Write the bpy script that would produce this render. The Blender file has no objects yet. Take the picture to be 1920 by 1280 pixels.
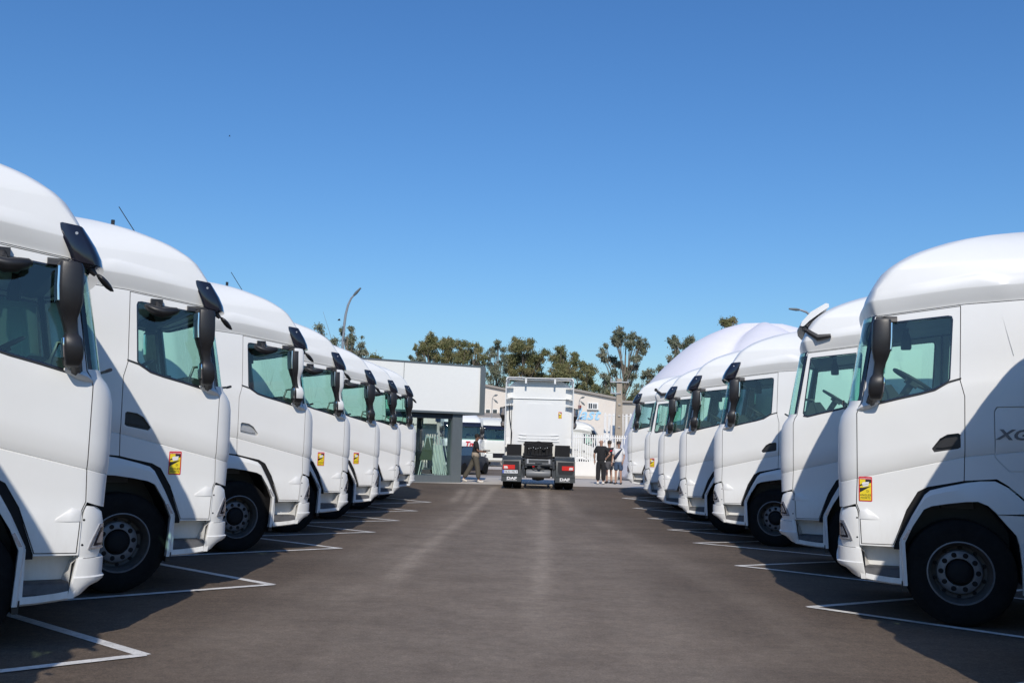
import bpy, bmesh, math, random
from math import sin, cos, pi, radians, sqrt, exp
from mathutils import Vector, Matrix
random.seed(7)
SC = bpy.context.scene
COL = SC.collection
# ------------------------------------------------------------------ camera
cam = bpy.data.objects.new('camera', bpy.data.cameras.new('camera')); COL.objects.link(cam)
cam.location = (0, 0, 1.608)
cam.data.sensor_width = 36.0; cam.data.lens = 35.0
cam.data.clip_start = .1; cam.data.clip_end = 6000
cam.matrix_world = Matrix.Translation((0, 0, 1.608)) @ Matrix.Rotation(radians(90 + 5.944), 4, 'X') @ Matrix.Rotation(radians(1.60), 4, 'Z')
SC.camera = cam
# ------------------------------------------------------------------ light
SUN_EL, SUN_AZ = radians(38), radians(0)      # azimuth: light comes from behind the camera, this far towards its left
sd = Vector((sin(SUN_AZ)*cos(SUN_EL), cos(SUN_AZ)*cos(SUN_EL), -sin(SUN_EL)))
sun = bpy.data.objects.new('sun', bpy.data.lights.new('sun', 'SUN')); COL.objects.link(sun)
sun.data.energy = 3.5; sun.data.angle = radians(.53); sun.data.color = (1, .93, .83)
sun.rotation_euler = sd.to_track_quat('-Z', 'Y').to_euler()
W = bpy.data.worlds.new('World'); SC.world = W; W.use_nodes = True
nt = W.node_tree
bg = nt.nodes['Background']; sky = nt.nodes.new('ShaderNodeTexSky')
sky.sky_type = 'NISHITA'; sky.sun_disc = False; sky.sun_elevation = SUN_EL
sky.sun_rotation = math.atan2(-sd.x, -sd.y)
sky.air_density = 1.4; sky.dust_density = .3; sky.ozone_density = 6.0; sky.altitude = 0
hs = nt.nodes.new('ShaderNodeHueSaturation'); hs.inputs['Saturation'].default_value = 1.1
tn = nt.nodes.new('ShaderNodeVectorMath'); tn.operation = 'MULTIPLY'; tn.inputs[1].default_value = (.60, .78, 1.0)
nt.links.new(sky.outputs[0], hs.inputs['Color']); nt.links.new(hs.outputs[0], tn.inputs[0]); nt.links.new(tn.outputs[0], bg.inputs[0]); bg.inputs[1].default_value = .114
SC.view_settings.view_transform = 'Standard'; SC.view_settings.look = 'None'
SC.view_settings.exposure = 0.03; SC.view_settings.gamma = 1.0
# ------------------------------------------------------------------ materials
def mat(name, col, rough=.5, metal=0., spec=.5, coat=0., noise=0., nscale=8., bump=0., bscale=60., emit=None):
    m = bpy.data.materials.new(name); m.use_nodes = True
    n = m.node_tree.nodes; l = m.node_tree.links; b = n['Principled BSDF']
    b.inputs['Base Color'].default_value = (*col, 1); b.inputs['Roughness'].default_value = rough
    b.inputs['Metallic'].default_value = metal; b.inputs['Specular IOR Level'].default_value = spec
    b.inputs['Coat Weight'].default_value = coat; b.inputs['Coat Roughness'].default_value = .06
    if noise:
        tc = n.new('ShaderNodeTexCoord'); nz = n.new('ShaderNodeTexNoise'); nz.inputs['Scale'].default_value = nscale
        nz.inputs['Detail'].default_value = 6; nz.inputs['Roughness'].default_value = .65
        l.new(tc.outputs['Object'], nz.inputs['Vector'])
        r = n.new('ShaderNodeMapRange'); r.inputs[1].default_value = .3; r.inputs[2].default_value = .7
        r.inputs[3].default_value = 1 - noise; r.inputs[4].default_value = 1 + noise
        l.new(nz.outputs[0], r.inputs[0])
        mx = n.new('ShaderNodeVectorMath'); mx.operation = 'SCALE'; mx.inputs[0].default_value = col
        l.new(r.outputs[0], mx.inputs['Scale']); l.new(mx.outputs[0], b.inputs['Base Color'])
    if bump:
        tc = n.new('ShaderNodeTexCoord'); nz = n.new('ShaderNodeTexNoise'); nz.inputs['Scale'].default_value = bscale
        nz.inputs['Detail'].default_value = 4
        bp = n.new('ShaderNodeBump'); bp.inputs['Strength'].default_value = bump; bp.inputs['Distance'].default_value = .02
        l.new(tc.outputs['Object'], nz.inputs['Vector']); l.new(nz.outputs[0], bp.inputs['Height']); l.new(bp.outputs[0], b.inputs['Normal'])
    return m
def glass_mat(name, tint, rough=.02, refl=1.0, ior=1.5):
    m = bpy.data.materials.new(name); m.use_nodes = True
    n = m.node_tree.nodes; l = m.node_tree.links; n.clear()
    o = n.new('ShaderNodeOutputMaterial'); mx = n.new('ShaderNodeMixShader')
    ge = n.new('ShaderNodeNewGeometry'); dt = n.new('ShaderNodeVectorMath'); dt.operation = 'DOT_PRODUCT'
    l.new(ge.outputs['Normal'], dt.inputs[0]); l.new(ge.outputs['Incoming'], dt.inputs[1])
    def math_(op, a, b=None):
        q = n.new('ShaderNodeMath'); q.operation = op
        for k, v in ((0, a), (1, b)):
            if v is None: continue
            if isinstance(v, (int, float)): q.inputs[k].default_value = v
            else: l.new(v, q.inputs[k])
        return q.outputs[0]
    f0 = ((ior-1)/(ior+1))**2*1.8
    fac = math_('ADD', math_('MULTIPLY', math_('POWER', math_('SUBTRACT', 1.0, math_('ABSOLUTE', dt.outputs['Value'])), 5.0), 1-f0), f0)
    t = n.new('ShaderNodeBsdfTransparent'); t.inputs[0].default_value = (*tint, 1)
    g = n.new('ShaderNodeBsdfGlossy'); g.inputs['Roughness'].default_value = rough; g.inputs[0].default_value = (refl, refl, refl, 1)
    l.new(fac, mx.inputs[0]); l.new(t.outputs[0], mx.inputs[1]); l.new(g.outputs[0], mx.inputs[2]); l.new(mx.outputs[0], o.inputs[0])
    return m
M = {}
M['white'] = mat('white_truck_paint', (.76, .76, .74), .42, coat=.14, noise=.02, nscale=1.5)
def film(m):
    n = m.node_tree.nodes; l = m.node_tree.links; b = n['Principled BSDF']; src = b.inputs['Base Color'].links[0].from_socket
    tc = n.new('ShaderNodeTexCoord'); sp = n.new('ShaderNodeSeparateXYZ'); l.new(tc.outputs['Object'], sp.inputs[0])
    r = n.new('ShaderNodeMapRange'); r.inputs[1].default_value = 1.25; r.inputs[2].default_value = .35; r.inputs[3].default_value = 0; r.inputs[4].default_value = .40; l.new(sp.outputs['Z'], r.inputs[0])
    mp = n.new('ShaderNodeMapping'); mp.inputs['Scale'].default_value = (5, 5, 1.6); l.new(tc.outputs['Object'], mp.inputs[0])
    z = n.new('ShaderNodeTexNoise'); z.inputs['Scale'].default_value = 1.7; z.inputs['Detail'].default_value = 8; z.inputs['Roughness'].default_value = .7; l.new(mp.outputs[0], z.inputs['Vector'])
    k = n.new('ShaderNodeMapRange'); k.inputs[1].default_value = .40; k.inputs[2].default_value = .75; l.new(z.outputs[0], k.inputs[0])
    q = n.new('ShaderNodeMath'); q.operation = 'MULTIPLY'; l.new(r.outputs[0], q.inputs[0]); l.new(k.outputs[0], q.inputs[1])
    x = n.new('ShaderNodeMix'); x.data_type = 'RGBA'; l.new(q.outputs[0], x.inputs[0]); l.new(src, x.inputs[6]); x.inputs[7].default_value = (.42, .37, .31, 1); l.new(x.outputs[2], b.inputs['Base Color'])
film(M['white'])
M['cream'] = mat('cream_truck_paint', (.74, .73, .66), .35, coat=.3)
M['black'] = mat('black_plastic', (.018, .018, .02), .42, noise=.15, nscale=14, bump=.05, bscale=300)
M['gloss_black'] = mat('gloss_black_plastic', (.012, .012, .02), .12, coat=.6)
M['rubber'] = mat('tyre_rubber', (.012, .012, .012), .9, spec=.18, noise=.3, nscale=10, bump=.2, bscale=80)
M['steel_rim'] = mat('aluminium_rim', (.21, .21, .22), .5, metal=.45, noise=.15, nscale=12)
M['rim_dark'] = mat('dark_rim_dish', (.09, .08, .07), .6, metal=.4, noise=.3, nscale=10)  # darker than the flange and wheel disc beside it
M['hub'] = mat('dark_hub', (.012, .012, .013), .7, spec=.25)
M['grey_step'] = mat('grey_step_plastic', (.085, .085, .088), .6, noise=.25, nscale=10, bump=.3, bscale=120)
M['interior'] = mat('light_cab_lining', (.80, .80, .77), .7, noise=.06)
M['liner'] = mat('dark_roof_lining', (.07, .075, .085), .8)
M['dash'] = mat('dark_dashboard', (.022, .022, .024), .6)
M['seat'] = mat('grey_seat_fabric', (.16, .16, .165), .9)
M['chassis'] = mat('grey_chassis_paint', (.045, .05, .055), .5, noise=.2, nscale=8)
M['mud'] = mat('dark_mudguard_plastic', (.035, .042, .045), .5, noise=.1)
M['tank'] = mat('grey_air_tank', (.17, .18, .19), .4, noise=.1)
M['galv'] = mat('pale_metal', (.5, .5, .5), .4, metal=.5, noise=.1)
M['glass'] = glass_mat('green_tinted_glass', (.67, .91, .83))
M['lens'] = mat('headlight_glass', (.50, .50, .53), .12, metal=.35, coat=1.0, noise=.35, nscale=30)
M['lamp_clear'] = mat('lamp_reflector', (.75, .75, .78), .12, metal=.8)
M['red'] = mat('red_lamp', (.62, .02, .015), .2, coat=.7)
M['lamp_white'] = mat('white_lamp', (.75, .65, .62), .2, coat=.7)
M['amber'] = mat('amber_lamp', (.5, .2, .03), .3)
M['mirror'] = mat('mirror_glass', (.85, .85, .88), .03, metal=1)
M['st_red'] = mat('sticker_red', (.62, .015, .03), .4)
M['st_yel'] = mat('sticker_yellow', (.80, .62, .02), .4)
M['st_blk'] = mat('sticker_black', (.015, .015, .015), .4)
M['st_wht'] = mat('sticker_white', (.75, .75, .75), .4)
M['badge'] = mat('badge_grey', (.16, .17, .19), .3, metal=.6)
M['plate'] = mat('plate_white', (.7, .72, .75), .35)
M['blue'] = mat('plate_blue', (.02, .08, .45), .4)
M['kit_white'] = mat('white_print', (.75, .75, .75), .5)
# ------------------------------------------------------------------ mesh helpers
class MB:
    def __init__(s): s.v = []; s.f = []; s.m = []; s.mi = 0
    def add(s, vs, fs):
        o = len(s.v); s.v += [tuple(v) for v in vs]; s.f += [tuple(i + o for i in f) for f in fs]; s.m += [s.mi]*len(fs)
    def box(s, c, d, R=None):
        x, y, z = [k/2 for k in d]
        vs = [Vector((a, b, e)) for a in (-x, x) for b in (-y, y) for e in (-z, z)]
        if R is not None: vs = [R @ v for v in vs]
        s.add([Vector(c) + v for v in vs], [(0, 1, 3, 2), (4, 6, 7, 5), (0, 4, 5, 1), (2, 3, 7, 6), (0, 2, 6, 4), (1, 5, 7, 3)])
    def bbox(s, x0, x1, y0, y1, z0, z1): s.box(((x0+x1)/2, (y0+y1)/2, (z0+z1)/2), (abs(x1-x0), abs(y1-y0), abs(z1-z0)))
    def tube(s, pts, r, n=8, closed=False, caps=True):
        pts = [Vector(p) for p in pts]; rs = r if isinstance(r, (list, tuple)) else [r]*len(pts)
        rings = []; up = Vector((0, 0, 1)); N = len(pts)
        for i, p in enumerate(pts):
            a = pts[i-1] if (i or closed) else p; b = pts[(i+1) % N] if (i < N-1 or closed) else p
            t = (b - a).normalized()
            u = t.cross(up)
            if u.length < .05: u = t.cross(Vector((0, 1, 0)))
            u.normalize(); w = t.cross(u)
            rings.append([p + (u*cos(2*pi*k/n) + w*sin(2*pi*k/n))*rs[i] for k in range(n)])
        s.loft(rings, closed_loop=True, caps=caps and not closed, wrap=closed)
    def loft(s, rings, closed_loop=True, caps=True, wrap=False):
        n = len(rings[0]); o = len(s.v)
        for r in rings: s.v += [tuple(p) for p in r]
        L = len(rings)
        for i in range(L if wrap else L-1):
            for k in range(n if closed_loop else n-1):
                a = o+i*n+k; b = o+i*n+(k+1) % n; c = o+((i+1) % L)*n+(k+1) % n; d = o+((i+1) % L)*n+k
                s.f.append((a, b, c, d)); s.m.append(s.mi)
        if caps:
            s.f.append(tuple(o+k for k in reversed(range(n)))); s.m.append(s.mi)
            s.f.append(tuple(o+(L-1)*n+k for k in range(n))); s.m.append(s.mi)
    def prism(s, poly, axis, a, b):
        """poly in 2-D; axis 'y': poly=(x,z); axis 'x': poly=(y,z); axis 'z': poly=(x,y)"""
        def P(p, t): return {'y': (p[0], t, p[1]), 'x': (t, p[0], p[1]), 'z': (p[0], p[1], t)}[axis]
        s.loft([[P(p, a) for p in poly], [P(p, b) for p in poly]])
    def disc(s, c, r, n=24, axis='y', h=.01):
        s.lathe([(0, 0), (r, 0), (r, h), (0, h)], c, n, axis)
    def lathe(s, prof, c, n=32, axis='y', sg=1):
        """prof: list of (radius, offset along axis)"""
        rings = []
        for k in range(n):
            a = 2*pi*k/n; rr = []
            for r, h in prof:
                if axis == 'y': p = (c[0]+r*cos(a), c[1]+h*sg, c[2]+r*sin(a))
                elif axis == 'z': p = (c[0]+r*cos(a), c[1]+r*sin(a), c[2]+h*sg)
                else: p = (c[0]+h*sg, c[1]+r*cos(a), c[2]+r*sin(a))
                rr.append(p)
            rings.append(rr)
        s.loft(rings, closed_loop=False, caps=False, wrap=True)
    def mesh(s, name, mats, smooth=35, fix=True):
        me = bpy.data.meshes.new(name); me.from_pydata(s.v, [], s.f)
        for m in (mats if isinstance(mats, (list, tuple)) else [mats]): me.materials.append(m)
        me.polygons.foreach_set('material_index', s.m)
        me.update()
        if fix:
            bm = bmesh.new(); bm.from_mesh(me); bmesh.ops.remove_doubles(bm, verts=bm.verts, dist=1e-5)
            bmesh.ops.recalc_face_normals(bm, faces=bm.faces); bm.to_mesh(me); bm.free()
        if smooth: shade(me, smooth)
        return me
    def build(s, name, mats, parent=None, smooth=35, fix=True):
        return link(name, s.mesh(name, mats, smooth, fix), parent)
def shade(me, ang):
    me.polygons.foreach_set('use_smooth', [True]*len(me.polygons))
    me.set_sharp_from_angle(angle=radians(ang)); me.update()
def link(name, me, parent=None):
    o = bpy.data.objects.new(name, me); COL.objects.link(o)
    if parent: o.parent = parent
    return o
def tag(o, label=None, cat=None, group=None, kind=None):
    if label: o['label'] = label
    if cat: o['category'] = cat
    if group: o['group'] = group
    if kind: o['kind'] = kind
    return o
def empty(name, loc=(0, 0, 0), rz=0, **k):
    o = bpy.data.objects.new(name, None); COL.objects.link(o); o.location = loc; o.rotation_euler = (0, 0, rz)
    o.empty_display_size = .2
    return tag(o, **k)
def kids(o): return [c for c in bpy.data.objects if c.parent == o]
_kid = {}
def copy_tree(o, parent=None, skip=()):
    c = o.copy(); COL.objects.link(c)
    if parent: c.parent = parent
    for ch in _kid.get(o.name, []):
        if ch.get('opt') and ch['opt'] in skip: continue
        copy_tree(ch, c, skip)
    return c
def index_kids():
    _kid.clear()
    for o in bpy.data.objects:
        if o.parent: _kid.setdefault(o.parent.name, []).append(o)
def boolean(a, b, op, name='tmp'):
    """a, b meshes -> new mesh"""
    oa = bpy.data.objects.new('ba', a); ob = bpy.data.objects.new('bb', b); COL.objects.link(oa); COL.objects.link(ob)
    md = oa.modifiers.new('b', 'BOOLEAN'); md.operation = op; md.object = ob; md.solver = 'EXACT'
    dg = bpy.context.evaluated_depsgraph_get(); dg.update()
    me = bpy.data.meshes.new_from_object(oa.evaluated_get(dg)); me.name = name
    bpy.data.objects.remove(oa); bpy.data.objects.remove(ob)
    return me
def text_mesh(txt, size, name='text', bold=0., spacing=1., shear=0., extrude=.002, align='CENTER'):
    cu = bpy.data.curves.new(name, 'FONT'); cu.body = txt; cu.size = size; cu.align_x = align; cu.align_y = 'CENTER'
    cu.offset = bold; cu.space_character = spacing; cu.shear = shear; cu.extrude = extrude; cu.resolution_u = 3
    o = bpy.data.objects.new(name, cu); COL.objects.link(o)
    dg = bpy.context.evaluated_depsgraph_get(); dg.update()
    me = bpy.data.meshes.new_from_object(o.evaluated_get(dg)); bpy.data.objects.remove(o)
    return me
def place_text(me, mtl, Mx, name, parent=None):
    me.transform(Mx); me.materials.clear(); me.materials.append(mtl); me.update()
    return link(name, me, parent)
def sstep(a, b, x):
    t = max(0, min(1, (x-a)/(b-a))); return t*t*(3-2*t)
_GZ = [(0, 0), (14, 0), (18, -.04), (22, -.09), (26, -.10), (29, -.06), (31, .0), (34, .13), (36, .15), (44, .15), (50, .06), (60, -.06), (1e5, -.06)]
def gz(x, y):
    if y <= 0: return 0
    for (a, za), (b, zb) in zip(_GZ, _GZ[1:]):
        if y <= b: return za+(zb-za)*(y-a)/(b-a)
# ================================================================== THE TRACTOR UNIT (x: rearwards from the door's front seam, y: driver side -, z up)
def g(x): return x if x < 1 else 1 + (x-1)*.5
def ring(L):
    zl, F, Wd, xs, ry, bu, k, xb, rb = L
    q = []
    for i in range(6):
        t = i/6; y = (Wd-ry)*t; q.append((F+bu*t*t, y))
    for i in range(12):
        a = pi/2*i/12; q.append((xs-(xs-F-bu)*cos(a), Wd-ry+ry*sin(a)))
    NS = 34
    for i in range(NS): q.append((xs+(xb-rb-xs)*i/NS, Wd))
    for i in range(5):
        a = pi/2*i/4; q.append((xb-rb+rb*sin(a), Wd-rb+rb*cos(a)))
    for i in range(1, 5): q.append((xb, (Wd-rb)*(1-i/5)))
    q.append((xb, 0))
    pts = [(x, y, zl+k*g(x)) for x, y in q]
    return pts + [(x, -y, z) for x, y, z in pts[-2:0:-1]]
def loft_solid(levels, mod=None, bottom=True):
    b = MB(); R = [ring(L) for L in levels]
    if mod: R = [[mod(p) for p in r] for r in R]
    n = len(R[0]); b.loft(R, caps=False)
    h = n//2
    for top in ((0, 1) if bottom else (1,)):
        r = R[-1] if top else R[0]; o = len(b.v); b.v += r
        for i in range(h):
            a, bb, c, d = i, i+1, (n-i-1) % n, (n-i) % n
            f = [o+a, o+bb, o+c, o+d]
            if i == 0: f = [o, o+1, o+n-1]
            if i == h-1: f = [o+h-1, o+h, o+h+1]
            b.f.append(tuple(f) if top else tuple(reversed(f))); b.m.append(0)
    return b
XB = 2.25
def lv(zl, F, Wd, xs=.03, ry=.19, bu=.02, k=0., xb=XB, rb=.06): return (zl, F, Wd, xs, ry, bu, k, xb, rb)
body_lv = [lv(.725, -.15, 1.252), lv(.98, -.175, 1.256, k=.02), lv(1.03, -.185, 1.243, k=.05), lv(1.2, -.19, 1.241, k=.15), lv(1.368, -.195, 1.243, k=.243), lv(1.374, -.187, 1.230, k=.245), lv(1.382, -.195, 1.240, k=.245), lv(1.45, -.2, 1.266, k=.25),
           lv(1.6, -.2, 1.264, k=.25), lv(1.8, -.198, 1.264, k=.25), lv(1.95, -.192, 1.264, k=.25), lv(2.03, -.175, 1.262, k=.255), lv(2.08, -.145, 1.258, .035, k=.26), lv(2.125, -.10, 1.25, .05, k=.26),
           lv(2.4, -.055, 1.243, .10, .34, k=.22), lv(2.7, .0, 1.232, .15, .34, k=.18), lv(2.975, .055, 1.218, .20, .34, k=.13)]
def shrink(L, d=.045): return (L[0], L[1]+d, L[2]-d, L[3]+d*.5, L[4], L[5], L[6], L[7]-d, .03)
inner_lv = [shrink(L) for L in body_lv]; a = list(inner_lv[0]); a[0] = .78; inner_lv[0] = tuple(a); a = list(inner_lv[-1]); a[0] = 2.95; inner_lv[-1] = tuple(a)
DOOR = [(.035, .74), (.33, .745), (.455, 1.085), (.56, 1.265), (.65, 1.315), (.80, 1.345), (.975, 1.385), (.985, 1.64), (.993, 2.2), (.955, 2.36), (.975, 3.093), (.195, 2.993), (.05, 2.135), (.02, 2.09), (.0, 2.02), (.0, 1.39), (-.01, 1.13), (.02, 1.05)]
WIN = [(.125, 2.165), (.145, 2.125), (.19, 2.12), (.394, 2.175), (.60, 2.225), (.73, 2.265), (.85, 2.345), (.868, 2.37), (.905, 2.96), (.895, 2.995), (.86, 3.002), (.245, 2.935), (.225, 2.92)]
def off_poly(poly, d):
    n = len(poly); A = sum(poly[i][0]*poly[(i+1) % n][1]-poly[(i+1) % n][0]*poly[i][1] for i in range(n)); sg = 1 if A > 0 else -1
    out = []
    for i in range(n):
        p0, p1, p2 = Vector(poly[i-1]), Vector(poly[i]), Vector(poly[(i+1) % n])
        n1 = Vector(((p1-p0).y, -(p1-p0).x)).normalized(); n2 = Vector(((p2-p1).y, -(p2-p1).x)).normalized()
        b = (n1+n2).normalized(); s_ = d/max(.4, b.dot(n1)); q = p1 + b*s_*sg; out.append((q.x, q.y))
    return out
def pris(poly, a, b):
    m = MB(); m.prism(poly, 'y', a, b); return m.mesh('p', M['white'], 0)
def yside(z): return 1.25-(z-2.13)*.036
def make_truck():
    T = empty('tractor_unit')
    shell = boolean(loft_solid(body_lv).mesh('o', M['white'], 0), loft_solid(inner_lv).mesh('i', M['interior'], 0), 'DIFFERENCE')
    # lower front (headlights and bumper stand there), wheel arch and the windscreen zone are cut away
    front = [(-.6, .3), (.028, .3), (.012, 1.05), (-.018, 1.125), (-.09, 1.10), (-.2, 1.07), (-.6, 1.05)]
    arch = [(.335, .3), (.335, .74), (.458, 1.085), (.565, 1.268), (.655, 1.32), (.80, 1.35), (.985, 1.39), (1.265, 1.415), (1.36, 1.355), (1.48, 1.25), (1.62, 1.085), (2.6, 1.085), (2.6, .3)]
    wind = [(-.7, 2.15), (.045, 2.15), (.19, 2.955), (-.7, 2.93)]
    for P in (front, arch, wind): shell = boolean(shell, pris(P, -2, 2), 'DIFFERENCE')
    do, di = off_poly(DOOR, .004), off_poly(DOOR, -.004)
    # the door cutters reach from the side skin inwards
    body = shell
    for s in (1, -1): body = boolean(body, pris(do, s*1.05, s*1.6), 'DIFFERENCE')
    # hatch outline and slanted seam as grooves
    def groove(poly, w, closed=True):
        q = MB(); n = len(poly)
        for i in range(n if closed else n-1):
            p0, p1 = Vector(poly[i]), Vector(poly[(i+1) % n]); t = (p1-p0).normalized(); nn = Vector((-t.y, t.x))*w/2
            a_, b_, c_, d_ = p0-nn-t*w/2, p1-nn+t*w/2, p1+nn+t*w/2, p0+nn-t*w/2
            for s in (1, -1):
                qq = MB(); qq.prism([a_, b_, c_, d_], 'y', s*1.228, s*1.4); q.add(qq.v, qq.f)
        return q
    hatch = [(1.25, 1.52+.1), (1.25, 2.06), (1.275, 2.10), (1.9, 2.12), (1.93, 2.09), (1.93, 1.52), (1.37, 1.49)]
    for i in range(len(hatch)):
        gm = groove([hatch[i], hatch[(i+1) % len(hatch)]], .009, False); body = boolean(body, gm.mesh('g', M['white'], 0), 'DIFFERENCE')
    gm = groove([(1.3, 3.15), (1.43, 2.6)], .007, False); body = boolean(body, gm.mesh('g', M['white'], 0), 'DIFFERENCE')
    shade(body, 30)
    for m_ in (body,): m_.materials.clear(); m_.materials.append(M['white'])
    # inner faces get lining: by position
    body.materials.append(M['interior'])
    for p in body.polygons:
        c = p.center; n = p.normal
        o = Vector((c.x-1.0, c.y, c.z-1.9))
        if o.dot(n) < 0 and abs(c.y) < 1.222 and c.x < XB-.02 and c.z > 1.2: p.material_index = 1
    link('cab_body', body, T)
    for s in (1, -1):
        d = boolean(shell, pris(di, s*1.05, s*1.6), 'INTERSECT')
        fr = boolean(d, pris(off_poly(WIN, .0), s*.9, s*1.6), 'INTERSECT')
        fr = boolean(fr, pris(off_poly(WIN, -.016), s*.9, s*1.6), 'DIFFERENCE')
        d = boolean(d, pris(off_poly(WIN, .0), s*.9, s*1.6), 'DIFFERENCE')
        # handle recess
        H = [(.71, 1.655), (.69, 1.69), (.765, 1.79), (.83, 1.83), (.93, 1.845), (.95, 1.83), (.95, 1.71), (.93, 1.695)]
        d = boolean(d, pris(H, s*1.20, s*1.5), 'DIFFERENCE')
        d.materials.clear(); d.materials.append(M['white']); d.materials.append(M['interior']); shade(d, 30)
        for p in d.polygons:
            if p.center.y*s < 1.222 and p.normal.y*s < -.5 and p.center.z > 1.2: p.material_index = 1
        D = link('door', d, T)
        fr.materials.clear(); fr.materials.append(M['gloss_black']); link('window_frame', fr, D)
        b = MB(); pts = off_poly(WIN, -.012)
        b.add([(x, s*(yside(z)-.020), z) for x, z in pts], [tuple(range(len(pts)))]); b.build('window_pane', M['glass'], D, 0)
        b = MB(); b.prism(off_poly(H, -.002), 'y', s*1.2, s*1.222); b.prism([(.73, 1.70), (.77, 1.755), (.94, 1.775), (.94, 1.73), (.79, 1.70)], 'y', s*1.222, s*1.242)
        o = b.build('door_handle', M['black'], D, 25)
        b = MB(); b.tube([(x, s*(1.19 if z < 2.1 else yside(z)-.055), z) for x, z in DOOR], .016, 5, closed=True); b.build('door_seal', M['hub'], D)
        # belt strip
        b = MB(); top = [(.13, 2.118), (.19, 2.108), (.394, 2.163), (.60, 2.213), (.73, 2.253), (.85, 2.333), (.965, 2.372), (.965, 2.385), (.85, 2.35), (.73, 2.27), (.60, 2.23), (.394, 2.18), (.19, 2.124), (.13, 2.135)]
        b.prism(top, 'y', s*1.252, s*1.262); b.build('belt_strip', M['black'], D, 20)
        # swage above the bumper step on the door
        b = MB(); b.loft([[(.02, s*1.250, 1.06), (.03, s*1.261, 1.05), (.03, s*1.262, .98), (.02, s*1.25, .98)], [(.09, s*1.252, 1.085), (.1, s*1.2605, 1.065), (.11, s*1.262, .98), (.11, s*1.25, .98)],
                          [(.20, s*1.25, 1.0), (.20, s*1.2575, .995), (.20, s*1.257, .98), (.20, s*1.25, .98)]])
        b.build('door_swage', M['white'], D, 60)
    # gasket behind the gaps
    b = MB()
    so = [ring(lv(z, .085, 1.19, .22, .32, k=.13, xb=XB-.02)) for z in (2.94, 3.03)]; si = [ring(lv(z, .11, 1.165, .24, .32, k=.13, xb=XB-.05)) for z in (3.03, 2.94)]
    b.loft(so+si, caps=False, wrap=True)
    b.build('roof_seal', M['black'], T, 30)
    # windscreen wrapped round the corners, black pillar strips
    scr = [lv(2.11, -.115, 1.244, .045, .34, k=.26), lv(2.4, -.062, 1.238, .095, .34, k=.22), lv(2.7, -.006, 1.228, .145, .34, k=.18), lv(2.985, .048, 1.213, .195, .34, k=.13)]
    R = [ring(L) for L in scr]; n = len(R[0])
    def patch(i0, i1, R=R, off=0.):
        idx = [i % n for i in range(i0, i1+1)]
        return [[r[i] for i in idx] for r in R]
    b = MB(); b.loft(patch(-16, 16), closed_loop=False, caps=False); b.build('windscreen', M['glass'], T, 60)
    for s in (1, -1):
        b = MB(); rr = [[(x-.004, y*s*1.002, z) for x, y, z in r] for r in patch(16, 18)]; ri = [[(x+.05, y-s*.05, z) for x, y, z in r] for r in rr]
        b.loft([a_ + list(reversed(c_)) for a_, c_ in zip(rr, ri)]); b.build('windscreen_pillar', M['gloss_black'], T, 30)
    b = MB(); b.tube([(-.13, -.9, 2.16), (-.15, .1, 2.17), (-.14, .95, 2.16)], .012, 6); b.tube([(-.11, 1.12, 2.15), (-.13, 1.2, 2.16)], .014, 6)
    b.build('wiper', M['black'], T)
    # roof fairing
    RL = [(2.985, .065, 1.198, .21, .34), (3.0, .055, 1.206, .20, .34), (3.125, .03, 1.258, .18, .36), (3.14, .032, 1.260, .18, .36), (3.2, .06, 1.250, .20, .38), ] + [(z, .08+.105*max(0, (z-3.26)/.19)**1.15, 1.245-.023*(z-3.26)/.19, .22+.16*(z-3.26)/.19, .40+.04*(z-3.26)/.19) for z in [3.25+.0125*q for q in range(17)]] + [
          (3.52, .255, 1.20, .46, .44), (3.6, .35, 1.165, .6, .44), (3.66, .435, 1.13, .72, .44), (3.71, .53, 1.09, .85, .44), (3.76, .645, 1.04, 1.0, .44), (3.80, .76, .985, 1.1, .42), (3.84, .90, .92, 1.25, .4), (3.875, 1.06, .84, 1.4, .38), (3.905, 1.25, .75, 1.6, .35), (3.93, 1.45, .65, 1.75, .3), (3.95, 1.65, .54, 1.9, .25), (3.965, 1.82, .42, 2.0, .2)]
    kk = lambda z: .13*(1-sstep(3.15, 3.75, z))
    def swage(p):
        x, y, z = p
        if x < .35 or abs(y) < 1.1: return p
        line = 3.275+.175*(x-.4) if x < 1.16 else 3.408-.33*(x-1.16)
        fade = sstep(.35, .7, x)*(1-sstep(1.3, 1.5, x))
        d = .013*(1-sstep(line-.026, line+.014, z))*sstep(line-.25, line-.04, z)*fade
        return (x, y+math.copysign(d, y), z)
    b = loft_solid([(z, F, w, xs, ry, .05, kk(z), XB, .06) for z, F, w, xs, ry in RL], swage, False)
    me = b.mesh('roof', M['white'], 0); shade(me, 24); link('roof_fairing', me, T)
    # rear edge: side deflectors and roof spoiler
    for s in (1, -1):
        b = MB(); b.loft([[(x, s*yy, z) for x, yy, z in ((2.27, 1.225, 1.15), (2.27, 1.255, 1.15), (2.62, 1.268, 1.15), (2.62, 1.24, 1.15))],
                          [(x, s*yy, z) for x, yy, z in ((2.27, 1.215, 3.1), (2.27, 1.245, 3.1), (2.62, 1.268, 3.1), (2.62, 1.24, 3.1))],
                          [(x, s*yy, z) for x, yy, z in ((2.27, 1.19, 3.8), (2.27, 1.22, 3.8), (2.62, 1.265, 3.86), (2.62, 1.235, 3.86))]])
        b.build('side_deflector', M['white'], T, 30)
    b = MB(); pr = [(-1.262, 3.80), (-1.255, 3.93), (-1.20, 3.985), (-.7, 3.99), (-.55, 3.975), (.55, 3.975), (.7, 3.99), (1.20, 3.985), (1.255, 3.93), (1.262, 3.80)]
    po = [(y*.975, z-.03) for y, z in pr]
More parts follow.
